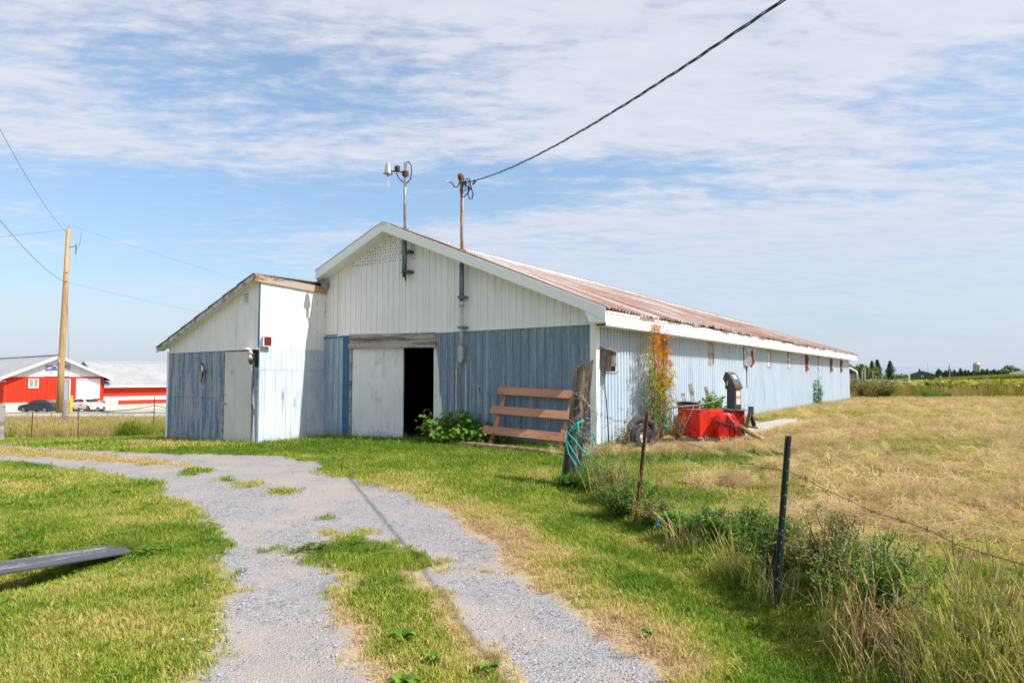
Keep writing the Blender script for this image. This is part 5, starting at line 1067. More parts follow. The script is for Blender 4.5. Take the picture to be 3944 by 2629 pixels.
# ------------------------------------------------------------------ plants
MT['stem'] = simple('brown_stem', (.16,.09,.05), .8)
def leaf(mb, c, s, nrm=None, asp=.55, mi=0):
    nrm = nrm or Vector((random.gauss(0,1),random.gauss(0,1),random.gauss(.4,1))); nrm = nrm.normalized(); a = nrm.orthogonal().normalized(); a.rotate(Matrix.Rotation(random.uniform(0,6.28),3,nrm)); b_ = nrm.cross(a); c = Vector(c)
    mb.add([c-a*s, c-b_*s*asp+nrm*s*.12, c+a*s, c+b_*s*asp+nrm*s*.12], [(0,1,2),(0,2,3)], mi)
# autumn shrub by the wall: stems first, leaves around them, turned orange towards the tips
def autumn():
    m, nt, b = newmat('autumn_leaves'); b.inputs['Roughness'].default_value = .6
    a = nd(nt, 'ShaderNodeAttribute', attribute_name='turn'); ge = nd(nt, 'ShaderNodeNewGeometry')
    v = mm(nt, 'ADD', a.outputs['Fac'], mm(nt, 'MULTIPLY', mm(nt, 'SUBTRACT', ge.outputs['Random Per Island'], .5), .4))
    col = col_ramp(nt, v, [(0,(.10,.19,.015)),(.3,(.30,.34,.02)),(.5,(.58,.42,.02)),(.75,(.66,.26,.02)),(1,(.52,.12,.02))]); nt.links.new(col, b.inputs['Base Color'])
    tr = nd(nt, 'ShaderNodeBsdfTranslucent'); nt.links.new(col, tr.inputs[0]); mx = nd(nt, 'ShaderNodeMixShader'); mx.inputs[0].default_value = .35
    nt.links.new(b.outputs[0], mx.inputs[1]); nt.links.new(tr.outputs[0], mx.inputs[2]); nt.links.new(mx.outputs[0], nt.nodes['Material Output'].inputs['Surface']); return m
shp = blg(8.38,1.95); shr = empty('autumn_shrub', shp, ANG, 'tall shrub turning orange and yellow against the pale blue barn wall', 'shrub')
st = MB(); lf = MB(); turn = []
rs = random.Random(12)
for k in range(15):
    y0 = rs.uniform(-.12,.35); ye = y0 + rs.uniform(-.35,.75); x0 = rs.uniform(-.1,.1); H = rs.choice([1.5,1.9,2.2,2.45,2.5]) if abs(ye-.2) < .5 else rs.uniform(.9,1.5); p = Vector((x0,y0,0)); pts = [p.copy()]; n = 9
    for i in range(1, n+1):
        t_ = i/n; pts.append(Vector((x0+rs.uniform(-.04,.04)+.02*t_, y0+(ye-y0)*t_**.8+rs.uniform(-.04,.04), H*t_)))
    st.tube(pts, [.013*(1-.75*i/n)+.002 for i in range(n+1)], 5)
    for i in range(74 if H > 1.8 else 60):
        t_ = rs.random()**.85; f = t_*n; j = min(int(f), n-1); q = pts[j].lerp(pts[j+1], f-j)
        c = q + Vector((rs.gauss(0,.06), rs.gauss(0,.09+.15*math.sin(t_*2.7)), rs.gauss(.03,.05)))
        if c.z < .05: continue
        if rs.random() < .6: st.tube([q, c], [.003,.0015], 3, caps=False)
        for m_ in range(rs.randint(5,13)):
            c2 = c + Vector((rs.gauss(0,.028), rs.gauss(0,.034), rs.gauss(0,.034))); leaf(lf, c2, rs.uniform(.014,.027)); z = c2.z/2.45; turn += [np.clip(.02+.95*z+rs.gauss(0,.07) - .42*max(0, .12-c2.y)*2, 0, 1)]*4
st.build('stem', MT['stem'], shr); lo_ = lf.build('foliage', autumn(), shr); at = lo_.data.attributes.new('turn','FLOAT','POINT'); at.data.foreach_set('value', np.array(turn, np.float32)); lo_['kind'] = 'stuff'
def plant(name, loc, label, cat, mat, nst, H, spread, nleaf, s, seed, asp=.6, group=None, rz=0, hang=0.0):
    rs = random.Random(seed); e = empty(name, loc, rz, label, cat, group); st = MB(); lf = MB()
    for k in range(nst):
        a = rs.uniform(0,6.28); r = spread*rs.uniform(.2,1); h = H*rs.uniform(.5,1)*(1-.35*r/spread); pts = [Vector((math.cos(a)*r*t_**.8+rs.uniform(-.02,.02), math.sin(a)*r*t_**.8+rs.uniform(-.02,.02), h*t_ - hang*t_*t_*r)) for t_ in (0,.3,.6,.85,1)]
        st.tube(pts, [.006,.005,.004,.003,.002], 4)
        for i in range(nleaf):
            t_ = rs.uniform(.15,1)*4; j = min(int(t_),3); q = pts[j].lerp(pts[j+1], t_-j); leaf(lf, q+Vector((rs.gauss(0,s*1.3),rs.gauss(0,s*1.3),rs.gauss(0,s))), s*rs.uniform(.6,1.2), Vector((rs.gauss(0,.7),rs.gauss(-.2,.7),1)), asp)
    st.build('stem', MT['stem'], e); f = lf.build('foliage', MT[mat], e); f['kind'] = 'stuff'; return e
MT['vine'] = leafy('grape_vine_leaves', None, (.06,.16,.02), (.20,.34,.035), .3)
MT['weedleaf'] = leafy('dark_weed_leaves', None, (.05,.13,.015), (.15,.28,.035), .3)
MT['weeddry'] = leafy('browning_weed_leaves', None, (.10,.17,.03), (.34,.26,.10), .3)
MT['bright'] = leafy('bright_green_leaves', None, (.07,.22,.02), (.16,.36,.04), .3)
v = blg(4.75,-.42); plant('vine', v, 'big leaved green vine sprawling beside the open barn doorway', 'vine', 'vine', 34, .75, .95, 30, .062, 31, .85, rz=ANG)
v = blg(5.6,-.25); plant('vine', v, 'lower dark vine between the doorway vine and the brown frame', 'vine', 'weedleaf', 16, .5, .5, 22, .05, 32, .85)
v = blg(4.05,-.35); plant('vine', v, 'thin vine shoot reaching across the white door leaf', 'vine', 'vine', 5, 1.15, .35, 9, .055, 33, .85)
plant('leafy_plant', (4.50,15.30,.22), 'rounded bright green plant growing behind the red snow blower', 'plant', 'bright', 46, 1.12, .30, 34, .045, 35, .75)
plant('weed', (3.45,14.25,.2), 'brown seeding weed between the tyres and the snow blower', 'weed', 'weeddry', 26, .78, .35, 34, .02, 36)
plant('weed', blg(8.35,.55), 'reddish dry weed at the white barn corner', 'weed', 'weeddry', 16, .55, .3, 26, .022, 37)
fw = [(1.02,8.72,.42,.30,'weedleaf','dark bushy weed right behind the thick wooden post'),(1.22,8.05,.48,.34,'weeddry','browning bushy weed between the wooden and the rusty post'),(1.16,7.30,.46,.32,'weedleaf','dark green weed hiding the foot of the rusty fence post'),
      (1.95,5.55,.44,.22,'weedleaf','small upright weed left of the two big ones by the green post'),(1.38,7.75,.34,.28,'weedleaf','shaggy dark weed second from the rusty post'),(1.42,6.75,.30,.26,'weeddry','dry brown weed just right of the rusty post foot'),(1.75,5.95,.36,.24,'weedleaf','narrow green weed left of the small upright one'),(1.90,4.98,.50,.27,'weedleaf','round dark weed just left of the green fence post'),(2.08,4.55,.62,.34,'weeddry','tallest feathery browning weed right of the green fence post'),
      (2.12,4.05,.56,.40,'weedleaf','wide dark green weed right of the green post foot'),(.72,9.02,.22,.2,'weedleaf','low green weed at the foot of the thick wooden post'),(1.52,6.3,.26,.22,'bright','low bright weed midway between the two steel posts')]
for i, (x, y, H, sp, mt_, lab) in enumerate(fw): plant('fence_weed', (x,y,hz_(x,y)), lab, 'weed', mt_, 70, H, sp, 54, .0165, 60+i, .42, 'bushy weeds along the wire fence')
plant('weed', (-4.55,4.95,hz_(-4.55,4.95)), 'leafy green weed in the hollow below the plank', 'weed', 'bright', 12, .25, .25, 9, .03, 77)
q = blg(8.15,21.4); plant('wall_vine', q, 'narrow yellow green vine low on the far barn wall', 'vine', 'vine', 12, 1.5, .25, 26, .05, 78, .8)
def dock(x, y, s, lab, seed):
    rs = random.Random(seed); mb = MB()
    for k in range(11):
        a = rs.uniform(0,6.28); l = s*rs.uniform(.45,1); dx, dy = math.cos(a), math.sin(a); w_ = l*rs.uniform(.22,.34); lift = rs.uniform(.25,.8); tw = rs.uniform(-.3,.3); vs = []
        for t_, ww in ((0,.1),(.25,.7),(.5,1),(.75,.8),(1,.08)):
            z = l*lift*math.sin(t_*2.2)*.6 + .01
            for sg_ in (-1,0,1): vs.append((dx*l*t_-dy*w_*ww*sg_, dy*l*t_+dx*w_*ww*sg_, z+abs(sg_)*w_*ww*.35+sg_*tw*w_*ww))
        mb.add(vs, [(i*3+j,i*3+j+1,i*3+j+4,i*3+j+3) for i in range(4) for j in range(2)])
    return tag(mb.build('broadleaf_weed', MT['vine'], loc=(x,y,hz_(x,y)+.01)), lab, 'weed', 'broad leaved weeds in the driveway strip')
for i, (x,y,s,lab) in enumerate([(-.62,3.9,.16,'broad leaved weed in the middle grass strip, furthest of them'),(-.40,3.62,.13,'small broad leaved weed right of centre in the grass strip'),(-.52,3.35,.17,'largest broad leaved weed low in the grass strip'),(-.12,3.5,.12,'broad leaved weed at the right edge of the grass strip'),(.78,3.95,.10,'flat rosette weed on the dry verge right of the driveway')]): dock(x,y,s*.6,lab,90+i)

# ------------------------------------------------------------------ left background: fence, road, red building, cars, pole
def lp(x, y): return Vector((x, y, hz_(x, y)))
rd = MB(); xs_ = np.linspace(-75, 10, 60)
for i in range(59):
    a_, b_ = float(xs_[i]), float(xs_[i+1]); rd.add([(a_,51.8,hz_(a_,51.8)+.03),(b_,51.8,hz_(b_,51.8)+.03),(b_,56.6,hz_(b_,56.6)+.03),(a_,56.6,hz_(a_,56.6)+.03)], [(0,1,2,3)])
tag(rd.build('road', simple('worn_grey_asphalt', (.30,.29,.285), .9, c2=(.36,.35,.34), scale=2)), kind='structure')
def wpost(x, y, h, r, lab, lx=.03, grp='weathered wooden posts', seed=1):
    e = empty('wooden_post', lp(x,y), 0, lab, 'post', grp); oldpost(h, r, r*.9, lx, 0, seed, 12).build('post', MT['weather'], e); return e
wpost(-20.6, 27.6, 1.45, .17, 'thick grey wooden post at the left edge of the view', .0, seed=5)
wpost(-21.5, 33.0, 1.55, .15, 'grey wooden post in the tall grass below the utility pole', .0, seed=6)
lf1 = tpost(lp(-20.3,29.0), 1.15, .02, 0, 'rust', 'rusty steel post in the tall grass left of the utility pole', group='steel posts in the left fence')
lf2 = tpost(lp(-18.0,28.5), 1.33, -.04, 0, 'rust', 'rusty steel post in the tall grass right of the utility pole', group='steel posts in the left fence')
lf3 = tpost(lp(-16.2,31.0), 1.75, .02, 0, 'green_paint', 'green steel post just left of the shed', group='steel posts in the left fence')
fw_ = empty('fence_cable', lp(-18.0,28.5), 0, 'two slack black cables hung between the left steel posts', 'cable'); a_ = Vector((-.04,0,1.28)); b_ = lp(-16.2,31.0)+Vector((0,0,1.32))-lp(-18.0,28.5)
for sg, z1 in ((.16,0),(.10,-.3)):
    mb = MB(); pts = []
    for i in range(15):
        t_ = i/14; p = a_.lerp(b_+Vector((0,0,z1)), t_); p.z -= sg*4*t_*(1-t_); pts.append(p)
    mb.tube(pts, .018, 5); mb.build('strand', MT['black_cable'], fw_)
mb = MB(); e_ = lp(-14.0,31.0)+Vector((0,0,1.0))-lp(-18.0,28.5); mb.tube([b_, b_.lerp(e_,.5)-Vector((0,0,.1)), e_], .018, 5); mb.build('strand', MT['black_cable'], fw_)

pb_ = lp(-39.6, 60.0); pl_ = empty('utility_pole', pb_, 0, 'tall tan wooden utility pole left of the barn', 'utility pole')
mb = MB(); mb.smooth = True; mb.tube([(0,0,-.5),(.0,0,4),(.12,0,10),(.22,0,16.2)], [.29,.27,.23,.18], 16); mb.build('pole', MT['pole_wood'], pl_)
mb = MB(); mb.tube([(.22,0,16.2),(.17,0,16.55)], .05, 6); mb.build('top_pin', MT['galv'], pl_)
mb = MB(); mb.bar((.2,0,14.6),(.95,0,14.7),.06,.06); mb.tube([(.95,0,14.9),(.95,0,14.0)], .05, 6); mb.tube([(1.35,0,15.9),(1.35,-.1,14.9),(.9,0,14.3)], .02, 5); mb.build('cutout_arm', MT['dark_pipe'], pl_)
for z in (11.5, 12.3): mb = MB(); mb.tube([(.12,-.1,z),(.36,-.2,z+.05)], .05, 6); mb.build('insulator', MT['dark_pipe'], pl_)
mb = MB(); mb.box(-.02,.06,-.32,-.28,4.4,4.7); mb.build('tag_plate', MT['white_plain'], pl_)
mb = MB(); mb.tube([(.25,0,11.6),(.5,.1,6.),(.72,.1,0)], .02, 5); mb.build('guy_wire', MT['dark_pipe'], pl_)
def span(p, q, sag, lab, r=.022):
    p = Vector(p); q = Vector(q); mb = MB(); pts = []
    for i in range(25):
        t_ = i/24; v_ = p.lerp(q, t_); v_.z -= sag*4*t_*(1-t_); pts.append(v_-p)
    mb.tube(pts, r, 5); return tag(mb.build('overhead_wire', MT['black_cable'], loc=p), lab, 'overhead wire', 'overhead wires at the utility pole')
span(pb_+Vector((.2,0,15.8)), (-22.3, 27.5, 14.05), .7, 'upper thin overhead wire rising left from the pole top', .012)
span(pb_+Vector((.1,0,11.5)), (-22.3, 27.5, 9.7), .6, 'lower overhead wire rising left from the pole', .015)
span(pb_+Vector((.2,0,16.6)), (-47, 150, 20), .5, 'faint upper overhead wire going right behind the barn', .007)
span(pb_+Vector((.2,0,11.5)), (-60, 165, 15), .5, 'faint lower overhead wire going right behind the barn', .007)
span(pb_+Vector((.1,0,16.2)), (-90, 75, 16), .8, 'faint overhead wire going left from the pole top', .010)

# red building: facade frame u along the front, v away
RA = math.atan2(.771, .637); RO = Vector((-.743*75, 75, -2.42)); rb = empty('red_building', RO, RA, 'red and white metal farm store with garage door and gable sign', 'building')
MT['red_steel'] = simple('bright_red_orange_steel', (.62,.026,.003), .65, c2=(.57,.023,.003), scale=2)
MT['red_deep'] = MT['red_steel']
MT['gab_white'] = simple('white_gable_steel', (.80,.80,.80), .5, c2=(.74,.74,.74), scale=1.5)
MT['roof_grey'] = simple('pale_grey_roof_steel', (.29,.295,.31), .6, c2=(.34,.34,.35), scale=.6)
FW = 10.0; ZC = 1.15; ZE = 4.03; ZR = 6.32; DD = 24.0
mb = MB(); mb.box(0,FW,0,DD,-.6,ZC); mb.build('foundation', MT['cream_concrete'], rb)
mb = MB()
mb.box(.02,FW-.02,.14,DD,ZC,ZE); mb.build('wall', MT['black_interior'], rb)
RIBR = [(0,0),(.8,0),(.86,.03),(.94,.03),(1.0,0)]
mb = MB(); ops = [(2.26,3.25,2.75,3.78),(5.55,6.42,ZC+.05,3.75),(7.03,9.56,1.42,3.8)]
def seg_wall(x0, x1, z0, z1): sheet(mb, (0,0.02,0), (1,0,0), (0,0,1), (0,-1,0), x0, x1, lambda u: z0, lambda u: z1, .45, RIBR)
for i in range(12):
    x0 = FW*i/12; x1 = FW*(i+1)/12-.01; mb = MB(); cuts = sorted(set([x0,x1]+[c for o_ in ops for c in o_[:2] if x0 < c < x1]))
    for a_, b_ in zip(cuts, cuts[1:]):
        mid = (a_+b_)/2; op = [o_ for o_ in ops if o_[0] < mid < o_[1]]
        if op: seg_wall(a_, b_, ZC, op[0][2]) if op[0][2] > ZC+.1 else None; seg_wall(a_, b_, op[0][3], ZE)
        else: seg_wall(a_, b_, ZC, ZE)
    mb.build('cladding_sheet', MT['red_steel'], rb)
for i in range(16):
    mb = MB(); sheet(mb, (-.02,0,0), (0,1,0), (0,0,1), (-1,0,0), DD*i/16, DD*(i+1)/16-.01, lambda u: ZC, lambda u: ZE, .45, RIBR); mb.build('cladding_sheet', MT['red_steel'], rb)
mb = MB(); sheet(mb, (FW+.02,0,0), (0,1,0), (0,0,1), (1,0,0), 0, DD, lambda u: ZC, lambda u: ZE, .45, RIBR); mb.build('cladding_sheet', MT['red_steel'], rb)
gz = lambda u: ZR - (ZR-ZE)*abs(u-FW/2)/(FW/2) + .0
for i in range(12):
    x0 = FW*i/12; x1 = FW*(i+1)/12-.01; mb = MB(); sheet(mb, (0,0,0), (1,0,0), (0,0,1), (0,-1,0), x0, x1, lambda u: ZE+.02, lambda u: max(ZE+.05, gz(u)-.06), .3, RIBR); mb.build('cladding_sheet', MT['gab_white'], rb)
OVR = .7
for s in (-1, 1):
    for k in range(8):
        v0 = -OVR+(DD+OVR)*k/8; v1 = v0+(DD+OVR)/8-.02; xe = FW/2+s*(FW/2+.75); ze = ZR-(ZR-ZE)*(FW/2+.75)/(FW/2)+.12; mb = MB(); mb.prism([(FW/2,v0,ZR+.12),(xe,v0,ze),(xe,v0,ze+.05),(FW/2,v0,ZR+.17)], (0,v1-v0,0)); mb.build('roof_sheet', MT['roof_grey'], rb)
    mb = MB(); mb.prism([(FW/2,-OVR-.05,ZR-.15),(xe,-OVR-.05,ze-.27),(xe,-OVR-.05,ze+.03),(FW/2,-OVR-.05,ZR+.14)], (0,.06,0)); mb.build('rake_fascia', MT['white_plain'], rb)
    mb = MB(); mb.box(min(xe,xe-s*.06),max(xe,xe-s*.06),-OVR,DD,ze-.27,ze+.02); mb.box(min(xe,xe-s*.8),max(xe,xe-s*.8),-OVR,DD,ze-.29,ze-.26); mb.build('eave_fascia', MT['white_plain'], rb)
mb = MB(); mb.bar((FW/2,-OVR,ZR+.2),(FW/2,DD,ZR+.2),.3,.06); mb.build('ridge_cap', simple('dark_ridge_cap', (.06,.08,.12), .5), rb)
mb = MB(); x0,x1,z0,z1 = ops[0]; f_ = .1
for a_ in ((x0,x0+f_,z0,z1),(x1-f_,x1,z0,z1),(x0+f_,x1-f_,z0,z0+f_),(x0+f_,x1-f_,z1-f_,z1),((x0+x1)/2-.05,(x0+x1)/2+.05,z0+f_,z1-f_)): mb.box(a_[0],a_[1],-.08,.05,a_[2],a_[3])
wn_ = mb.build('window', MT['white_plain'], rb)
for a_, b_ in ((x0+f_,(x0+x1)/2-.05),((x0+x1)/2+.05,x1-f_)): mb = MB(); mb.box(a_,b_,-.0,.02,z0+f_,z1-f_); mb.build('pane', MT['grey_pane'], wn_)
x0,x1,z0,z1 = ops[1]; mb = MB(); mb.box(x0,x0+.08,-.06,.06,z0,z1); mb.box(x1-.08,x1,-.06,.06,z0,z1); mb.box(x0+.08,x1-.08,-.06,.06,z1-.08,z1); df = mb.build('door_frame', MT['white_plain'], rb); mb = MB(); mb.box(x0+.08,x1-.08,.02,.06,z0,z1-.08); mb.build('door', simple('grey_blue_door', (.3,.32,.36), .4), df)
x0,x1,z0,z1 = ops[2]; mb = MB(); mb.box(x0,x0+.09,-.06,.12,z0,z1); mb.box(x1-.09,x1,-.06,.12,z0,z1); mb.box(x0+.09,x1-.09,-.06,.12,z1-.08,z1); gd = mb.build('garage_door_frame', MT['white_plain'], rb)
for k in range(4): mb = MB(); hh_ = (z1-.08-z0)/4; mb.box(x0+.09,x1-.09,.06,.11,z0+k*hh_+.01,z0+(k+1)*hh_-.01); mb.build('garage_door_panel', MT['white_plain'], gd)
mb = MB(); mb.ico((5.15,-.15,5.6), .09, 1); mb.build('gable_lamp', MT['white_plain'], rb)
# sign
sg = empty('shop_sign', RO + Vector((math.cos(RA)*3.87, math.sin(RA)*3.87, 4.09)), RA, 'blue and white advertising banner on the red store gable', 'sign'); SW = 2.95
mb = MB(); mb.box(0,SW,-.10,-.06,0,1.48); mb.build('panel', simple('sign_white', (.78,.78,.78), .5), sg)
mb = MB(); mb.prism([(0,-.11,.66),(.7,-.11,.70),(1.5,-.11,.74),(SW*.75,-.11,.86),(SW,-.11,.78),(SW,-.11,1.48),(0,-.11,1.48)], (0,.008,0)); mb.build('blue_field', simple('sign_blue', (.07,.10,.34), .5), sg)
mb = MB(); mb.prism([(.08+.28+.33*math.cos(t_)-.0, -.118, 1.15+.22*math.sin(t_)) for t_ in np.linspace(0, 6.1, 20)], (0,.006,0)); ov = mb.build('oval_badge', MT['white_plain'], sg)
mb = MB(); mb.prism([(.36+.28*math.cos(t_), -.124, 1.15+.165*math.sin(t_)) for t_ in np.linspace(0, 6.1, 20)], (0,.005,0)); mb.build('badge_centre', simple('badge_red', (.55,.04,.04), .5), ov)
mb = MB(); mb.box(.17,.55,-.129,-.125,1.12,1.18); mb.build('badge_bar', MT['white_plain'], ov)
mb = MB(); mb.box(.78,1.22,-.118,-.112,1.36,1.41); mb.build('small_print', MT['white_plain'], sg)
mb = MB(); mb.prism([(.38,-.108,.46),(.85,-.108,.56),(.85,-.108,.32),(.38,-.108,.32)], (0,.004,0)); mb.build('picture_panel', simple('sign_pale_blue', (.25,.33,.5), .5), sg)
mb = MB(); mb.prism([(1.4,-.108,.66),(SW*.75,-.108,.78),(SW-.05,-.108,.52),(SW-.02,-.108,.62),(SW*.76,-.108,.86),(1.4,-.108,.72)], (0,.004,0)); mb.build('red_swoosh', simple('sign_red', (.5,.05,.07), .5), sg)
cu = bpy.data.curves.new('lettering', 'FONT'); cu.body = 'VALCO'; cu.size = .62; cu.extrude = .004; cu.offset = .012; cu.space_character = 1.04
tmp = bpy.data.objects.new('tmp', cu); COL.objects.link(tmp); bpy.context.view_layer.update(); me = bpy.data.meshes.new_from_object(tmp.evaluated_get(bpy.context.evaluated_depsgraph_get())); bpy.data.objects.remove(tmp)
me.materials.clear(); me.materials.append(MT['white_plain']); xs0 = [v_.co.x for v_ in me.vertices]; k_ = 1.62/(max(xs0)-min(xs0)); lt = share(me, 'lettering', sg, (1.26,-.122,.93), (R(90),0,0), (k_,1.0,1)); sg.scale = (.83,1,.85)
# long wing
LW = 46.0; W0 = FW+.02
def wbox(name, v0, v1, z0, z1, mat, n=1, u0=W0, u1=LW):
    for i in range(n): mb = MB(); a_ = u0+(u1-u0)*i/n; b_ = u0+(u1-u0)*(i+1)/n-(.01 if n > 1 else 0); mb.box(a_,b_,v0,v1,z0,z1); mb.build(name, mat, rb)
wbox('foundation', .5, 12, -.6, .62, MT['cream_concrete']); wbox('cladding_sheet', .48, .6, .625, 1.15, MT['red_steel'], 24); wbox('white_band', .44, .6, 1.152, 1.6, MT['white_plain'])
wbox('cladding_sheet', .48, .6, 1.602, 2.74, MT['red_steel'], 24); wbox('eave_fascia', -.1, .0, 2.72, 3.12, MT['white_plain']); wbox('soffit', .0, .5, 2.72, 2.76, MT['white_plain']); wbox('wall', .6, 12, .62, 3.0, MT['black_interior'])
for i in range(12):
    a_ = W0+(LW-W0)*i/12; b_ = W0+(LW-W0)*(i+1)/12-.01; mb = MB(); mb.prism([(a_,-.15,3.12),(a_,7.0,5.95),(a_,14,3.12),(a_,14,3.07),(a_,7,5.9),(a_,-.15,3.07)], (b_-a_,0,0)); mb.build('roof_sheet', MT['roof_grey'], rb)
mb = MB(); mb.bar((W0,7,5.97),(LW,7,5.97),.4,.05); mb.build('ridge_cap', MT['white_plain'], rb)
mb = MB(); mb.box(9.7,11.1,-1.5,-.12,-.5,1.25); mb.build('loading_dock', MT['cream_concrete'], rb)

# yard in front of the red building
yd = MB(); yy_ = [60.5,66,72,78,84,92]; xx_ = np.linspace(-75,-18,12)
for i in range(11):
    for j in range(5):
        c_ = [(float(xx_[i]),yy_[j]),(float(xx_[i+1]),yy_[j]),(float(xx_[i+1]),yy_[j+1]),(float(xx_[i]),yy_[j+1])]; yd.add([(a_,b_,hz_(a_,b_)+.03) for a_,b_ in c_], [(0,1,2,3)])
tag(yd.build('yard', simple('pale_gravel_yard', (.36,.34,.31), .95, c2=(.30,.32,.2), scale=.5)), kind='structure')

# cars
def car(loc, rz, body, label, plate=False):
    e = empty('parked_car', loc, rz, label, 'car')
    L2 = 2.3; prof = [(-2.28,.30),(-2.30,.62),(-2.22,.92),(-1.85,1.02),(-1.2,1.03),(.75,.98),(1.35,.93),(1.95,.80),(2.24,.62),(2.30,.36),(2.2,.24)]
    def arch(cx_): return [(cx_+.36*math.cos(t_), .30+.36*math.sin(t_)) for t_ in np.linspace(0, math.pi, 9)]
    low = [(1.78,.22)] + [(x,max(z,.22)) for x,z in arch(1.38)] + [(-.9,.22)] + [(x,max(z,.22)) for x,z in arch(-1.36)] + [(-2.0,.22)]
    ring = prof + low; n = len(ring); mb = MB(); st_ = [(-.88,.94),(-.80,1.0),(.80,1.0),(.88,.94)]; vs = []
    for y, s_ in ((-.90,0),(.90,0)):
        for x, z in ring: tp = 1 - .06*max(0, (z-.7)/.35); fr_ = 1-.16*max(0,(abs(x)-1.7)/.6)**2; vs.append((x, y*tp*fr_, z))
    fs = [tuple(range(n-1,-1,-1)), tuple(range(n,2*n))] + [(i,(i+1)%n,(i+1)%n+n,i+n) for i in range(n)]; mb.add(vs, fs); bd = mb.build('body', body, e); bevel(bd, .05, 3); bd.modifiers['bevel'].angle_limit = R(25)
    mb = MB(); mb.box(-2.0,2.0,-.74,.74,.18,.8); mb.build('underbody', MT['black_plastic'], e)
    rf = [(-1.95,1.0),(-1.15,1.37),(-.55,1.455),(.05,1.44),(.35,1.36),(1.12,.985)]; cb_ = MB(); vs = []
    for sgn in (-1,1):
        for x, z in rf: vs.append((x, sgn*(.83 - .22*(z-1.0)/.45), z))
    n = len(rf); cb_.add(vs, [tuple(range(n-1,-1,-1)), tuple(range(n,2*n))] + [(i,i+1,i+1+n,i+n) for i in range(n-1)]); cbo = cb_.build('cabin', body, e); bevel(cbo, .04, 3)
    def side(pts, nm='side_window'):
        for sgn in (-1,1):
            mb = MB(); ring_ = [(x, sgn*(.845-.22*(z-1.0)/.45), z) for x, z in pts]; mb.prism(ring_ if sgn < 0 else ring_[::-1], (0,-sgn*.012,0)); mb.build(nm, MT['glass'], e)
    side([(-1.5,1.06),(-1.05,1.33),(-.48,1.40),(-.48,1.06)]); side([(-.42,1.06),(-.42,1.40),(.05,1.39),(.32,1.31),(.82,1.06)])
    for nm, a_, b_ in (('windscreen',(1.04,1.03),(.38,1.36)),('rear_window',(-1.84,1.065),(-1.18,1.375))):
        mb = MB(); s_ = 1 if nm == 'windscreen' else -1; o_ = Vector((s_*.012,0,.018)); w0, w1 = .74, .60
        mb.add([Vector((a_[0],-w0,a_[1]))+o_,Vector((a_[0],w0,a_[1]))+o_,Vector((b_[0],w1,b_[1]))+o_,Vector((b_[0],-w1,b_[1]))+o_], [(0,1,2,3)]); mb.build(nm, MT['glass'], e)
    for x in (1.38,-1.36):
        for s_ in (-1,1):
            mb = MB(); mb.smooth = True; mb.lathe((x,s_*.80,.31), [(.0,-.1),(.24,-.1),(.31,-.08),(.31,.08),(.24,.1),(.21,.06)], 22, (0,s_,0)); w_ = mb.build('wheel', MT['rubber'], e)
            mb = MB()
            for k in range(7): a0 = 6.283*k/7; mb.bar((x+.04*math.cos(a0),s_*.885,.31+.04*math.sin(a0)),(x+.21*math.cos(a0),s_*.885,.31+.21*math.sin(a0)),.03,.05,up=(0,1,0))
            mb.lathe((x,s_*.87,.31), [(.19,.0),(.225,.012),(.225,.03)], 20, (0,s_,0)); mb.build('rim', simple('alloy_rim', (.55,.55,.57), .35, .6) if 'alloy_rim' not in bpy.data.materials else bpy.data.materials['alloy_rim'], w_)
    for s_ in (-1,1):
        mb = MB(); mb.ico((.78,s_*.95,1.06), .11, 1, 0, (.8,1,.6)); mb.build('mirror', body, e)
        mb = MB(); mb.ico((2.10,s_*.64,.70), .17, 1, 0, (.7,1.1,.35)); mb.build('headlight', MT['glass'], e)
        mb = MB(); mb.ico((-2.16,s_*.66,.84), .2, 1, 0, (.6,1.1,.42)); mb.build('tail_light', simple('tail_red', (.45,.01,.015), .2) if 'tail_red' not in bpy.data.materials else bpy.data.materials['tail_red'], e)
    mb = MB(); mb.prism([(2.27,-.62,.30),(2.27,.62,.30),(2.25,.50,.54),(2.25,-.50,.54)], (.06,0,0)); mb.build('grille', MT['black_plastic'], e)
    if plate: 
        mb = MB(); mb.box(2.34,2.35,-.2,.2,.36,.50); mb.build('number_plate', MT['white_plain'], e)
        mb = MB(); mb.box(-.0,.22,-.895,-.885,.66,.80); mb.build('door_emblem', simple('emblem_dark', (.12,.02,.03), .5), e)
    return e
carw = simple('white_car_paint', (.80,.80,.82), .2, spec=.6, c2=(.78,.78,.80)); cark = simple('dark_grey_car_paint', (.045,.05,.065), .2, .3, spec=.6)
c1 = lp(-51.8,75.4); car(c1, R(169), cark, 'dark grey sedan parked nose left before the red store'); c2_ = lp(-49.1,79.1); car(c2_+Vector((0,0,.05)), math.atan2(-.37,.93), carw, 'white sedan facing right by the white garage door', True)
mb = MB(); mb.smooth = True; mb.lathe((0,0,-.1), [(.15,0),(.15,1.8),(.12,1.88),(0,1.9)], 14); tag(mb.build('bollard', simple('yellow_bollard_paint', (.75,.42,.01), .5), loc=lp(-46.35,72)), 'yellow bollard right of the utility pole', 'bollard')
mb = MB()
for i in range(3): mb.ico((random.uniform(-.1,.1),0,i*.12), .16, 1, .3, (1.3,.8,.8))
tag(mb.build('stone_lump', MT['rust'], loc=lp(-39.9+1.0,61.5)+Vector((0,0,1.1))), 'dark lump on the post right of the utility pole', 'object') if False else None

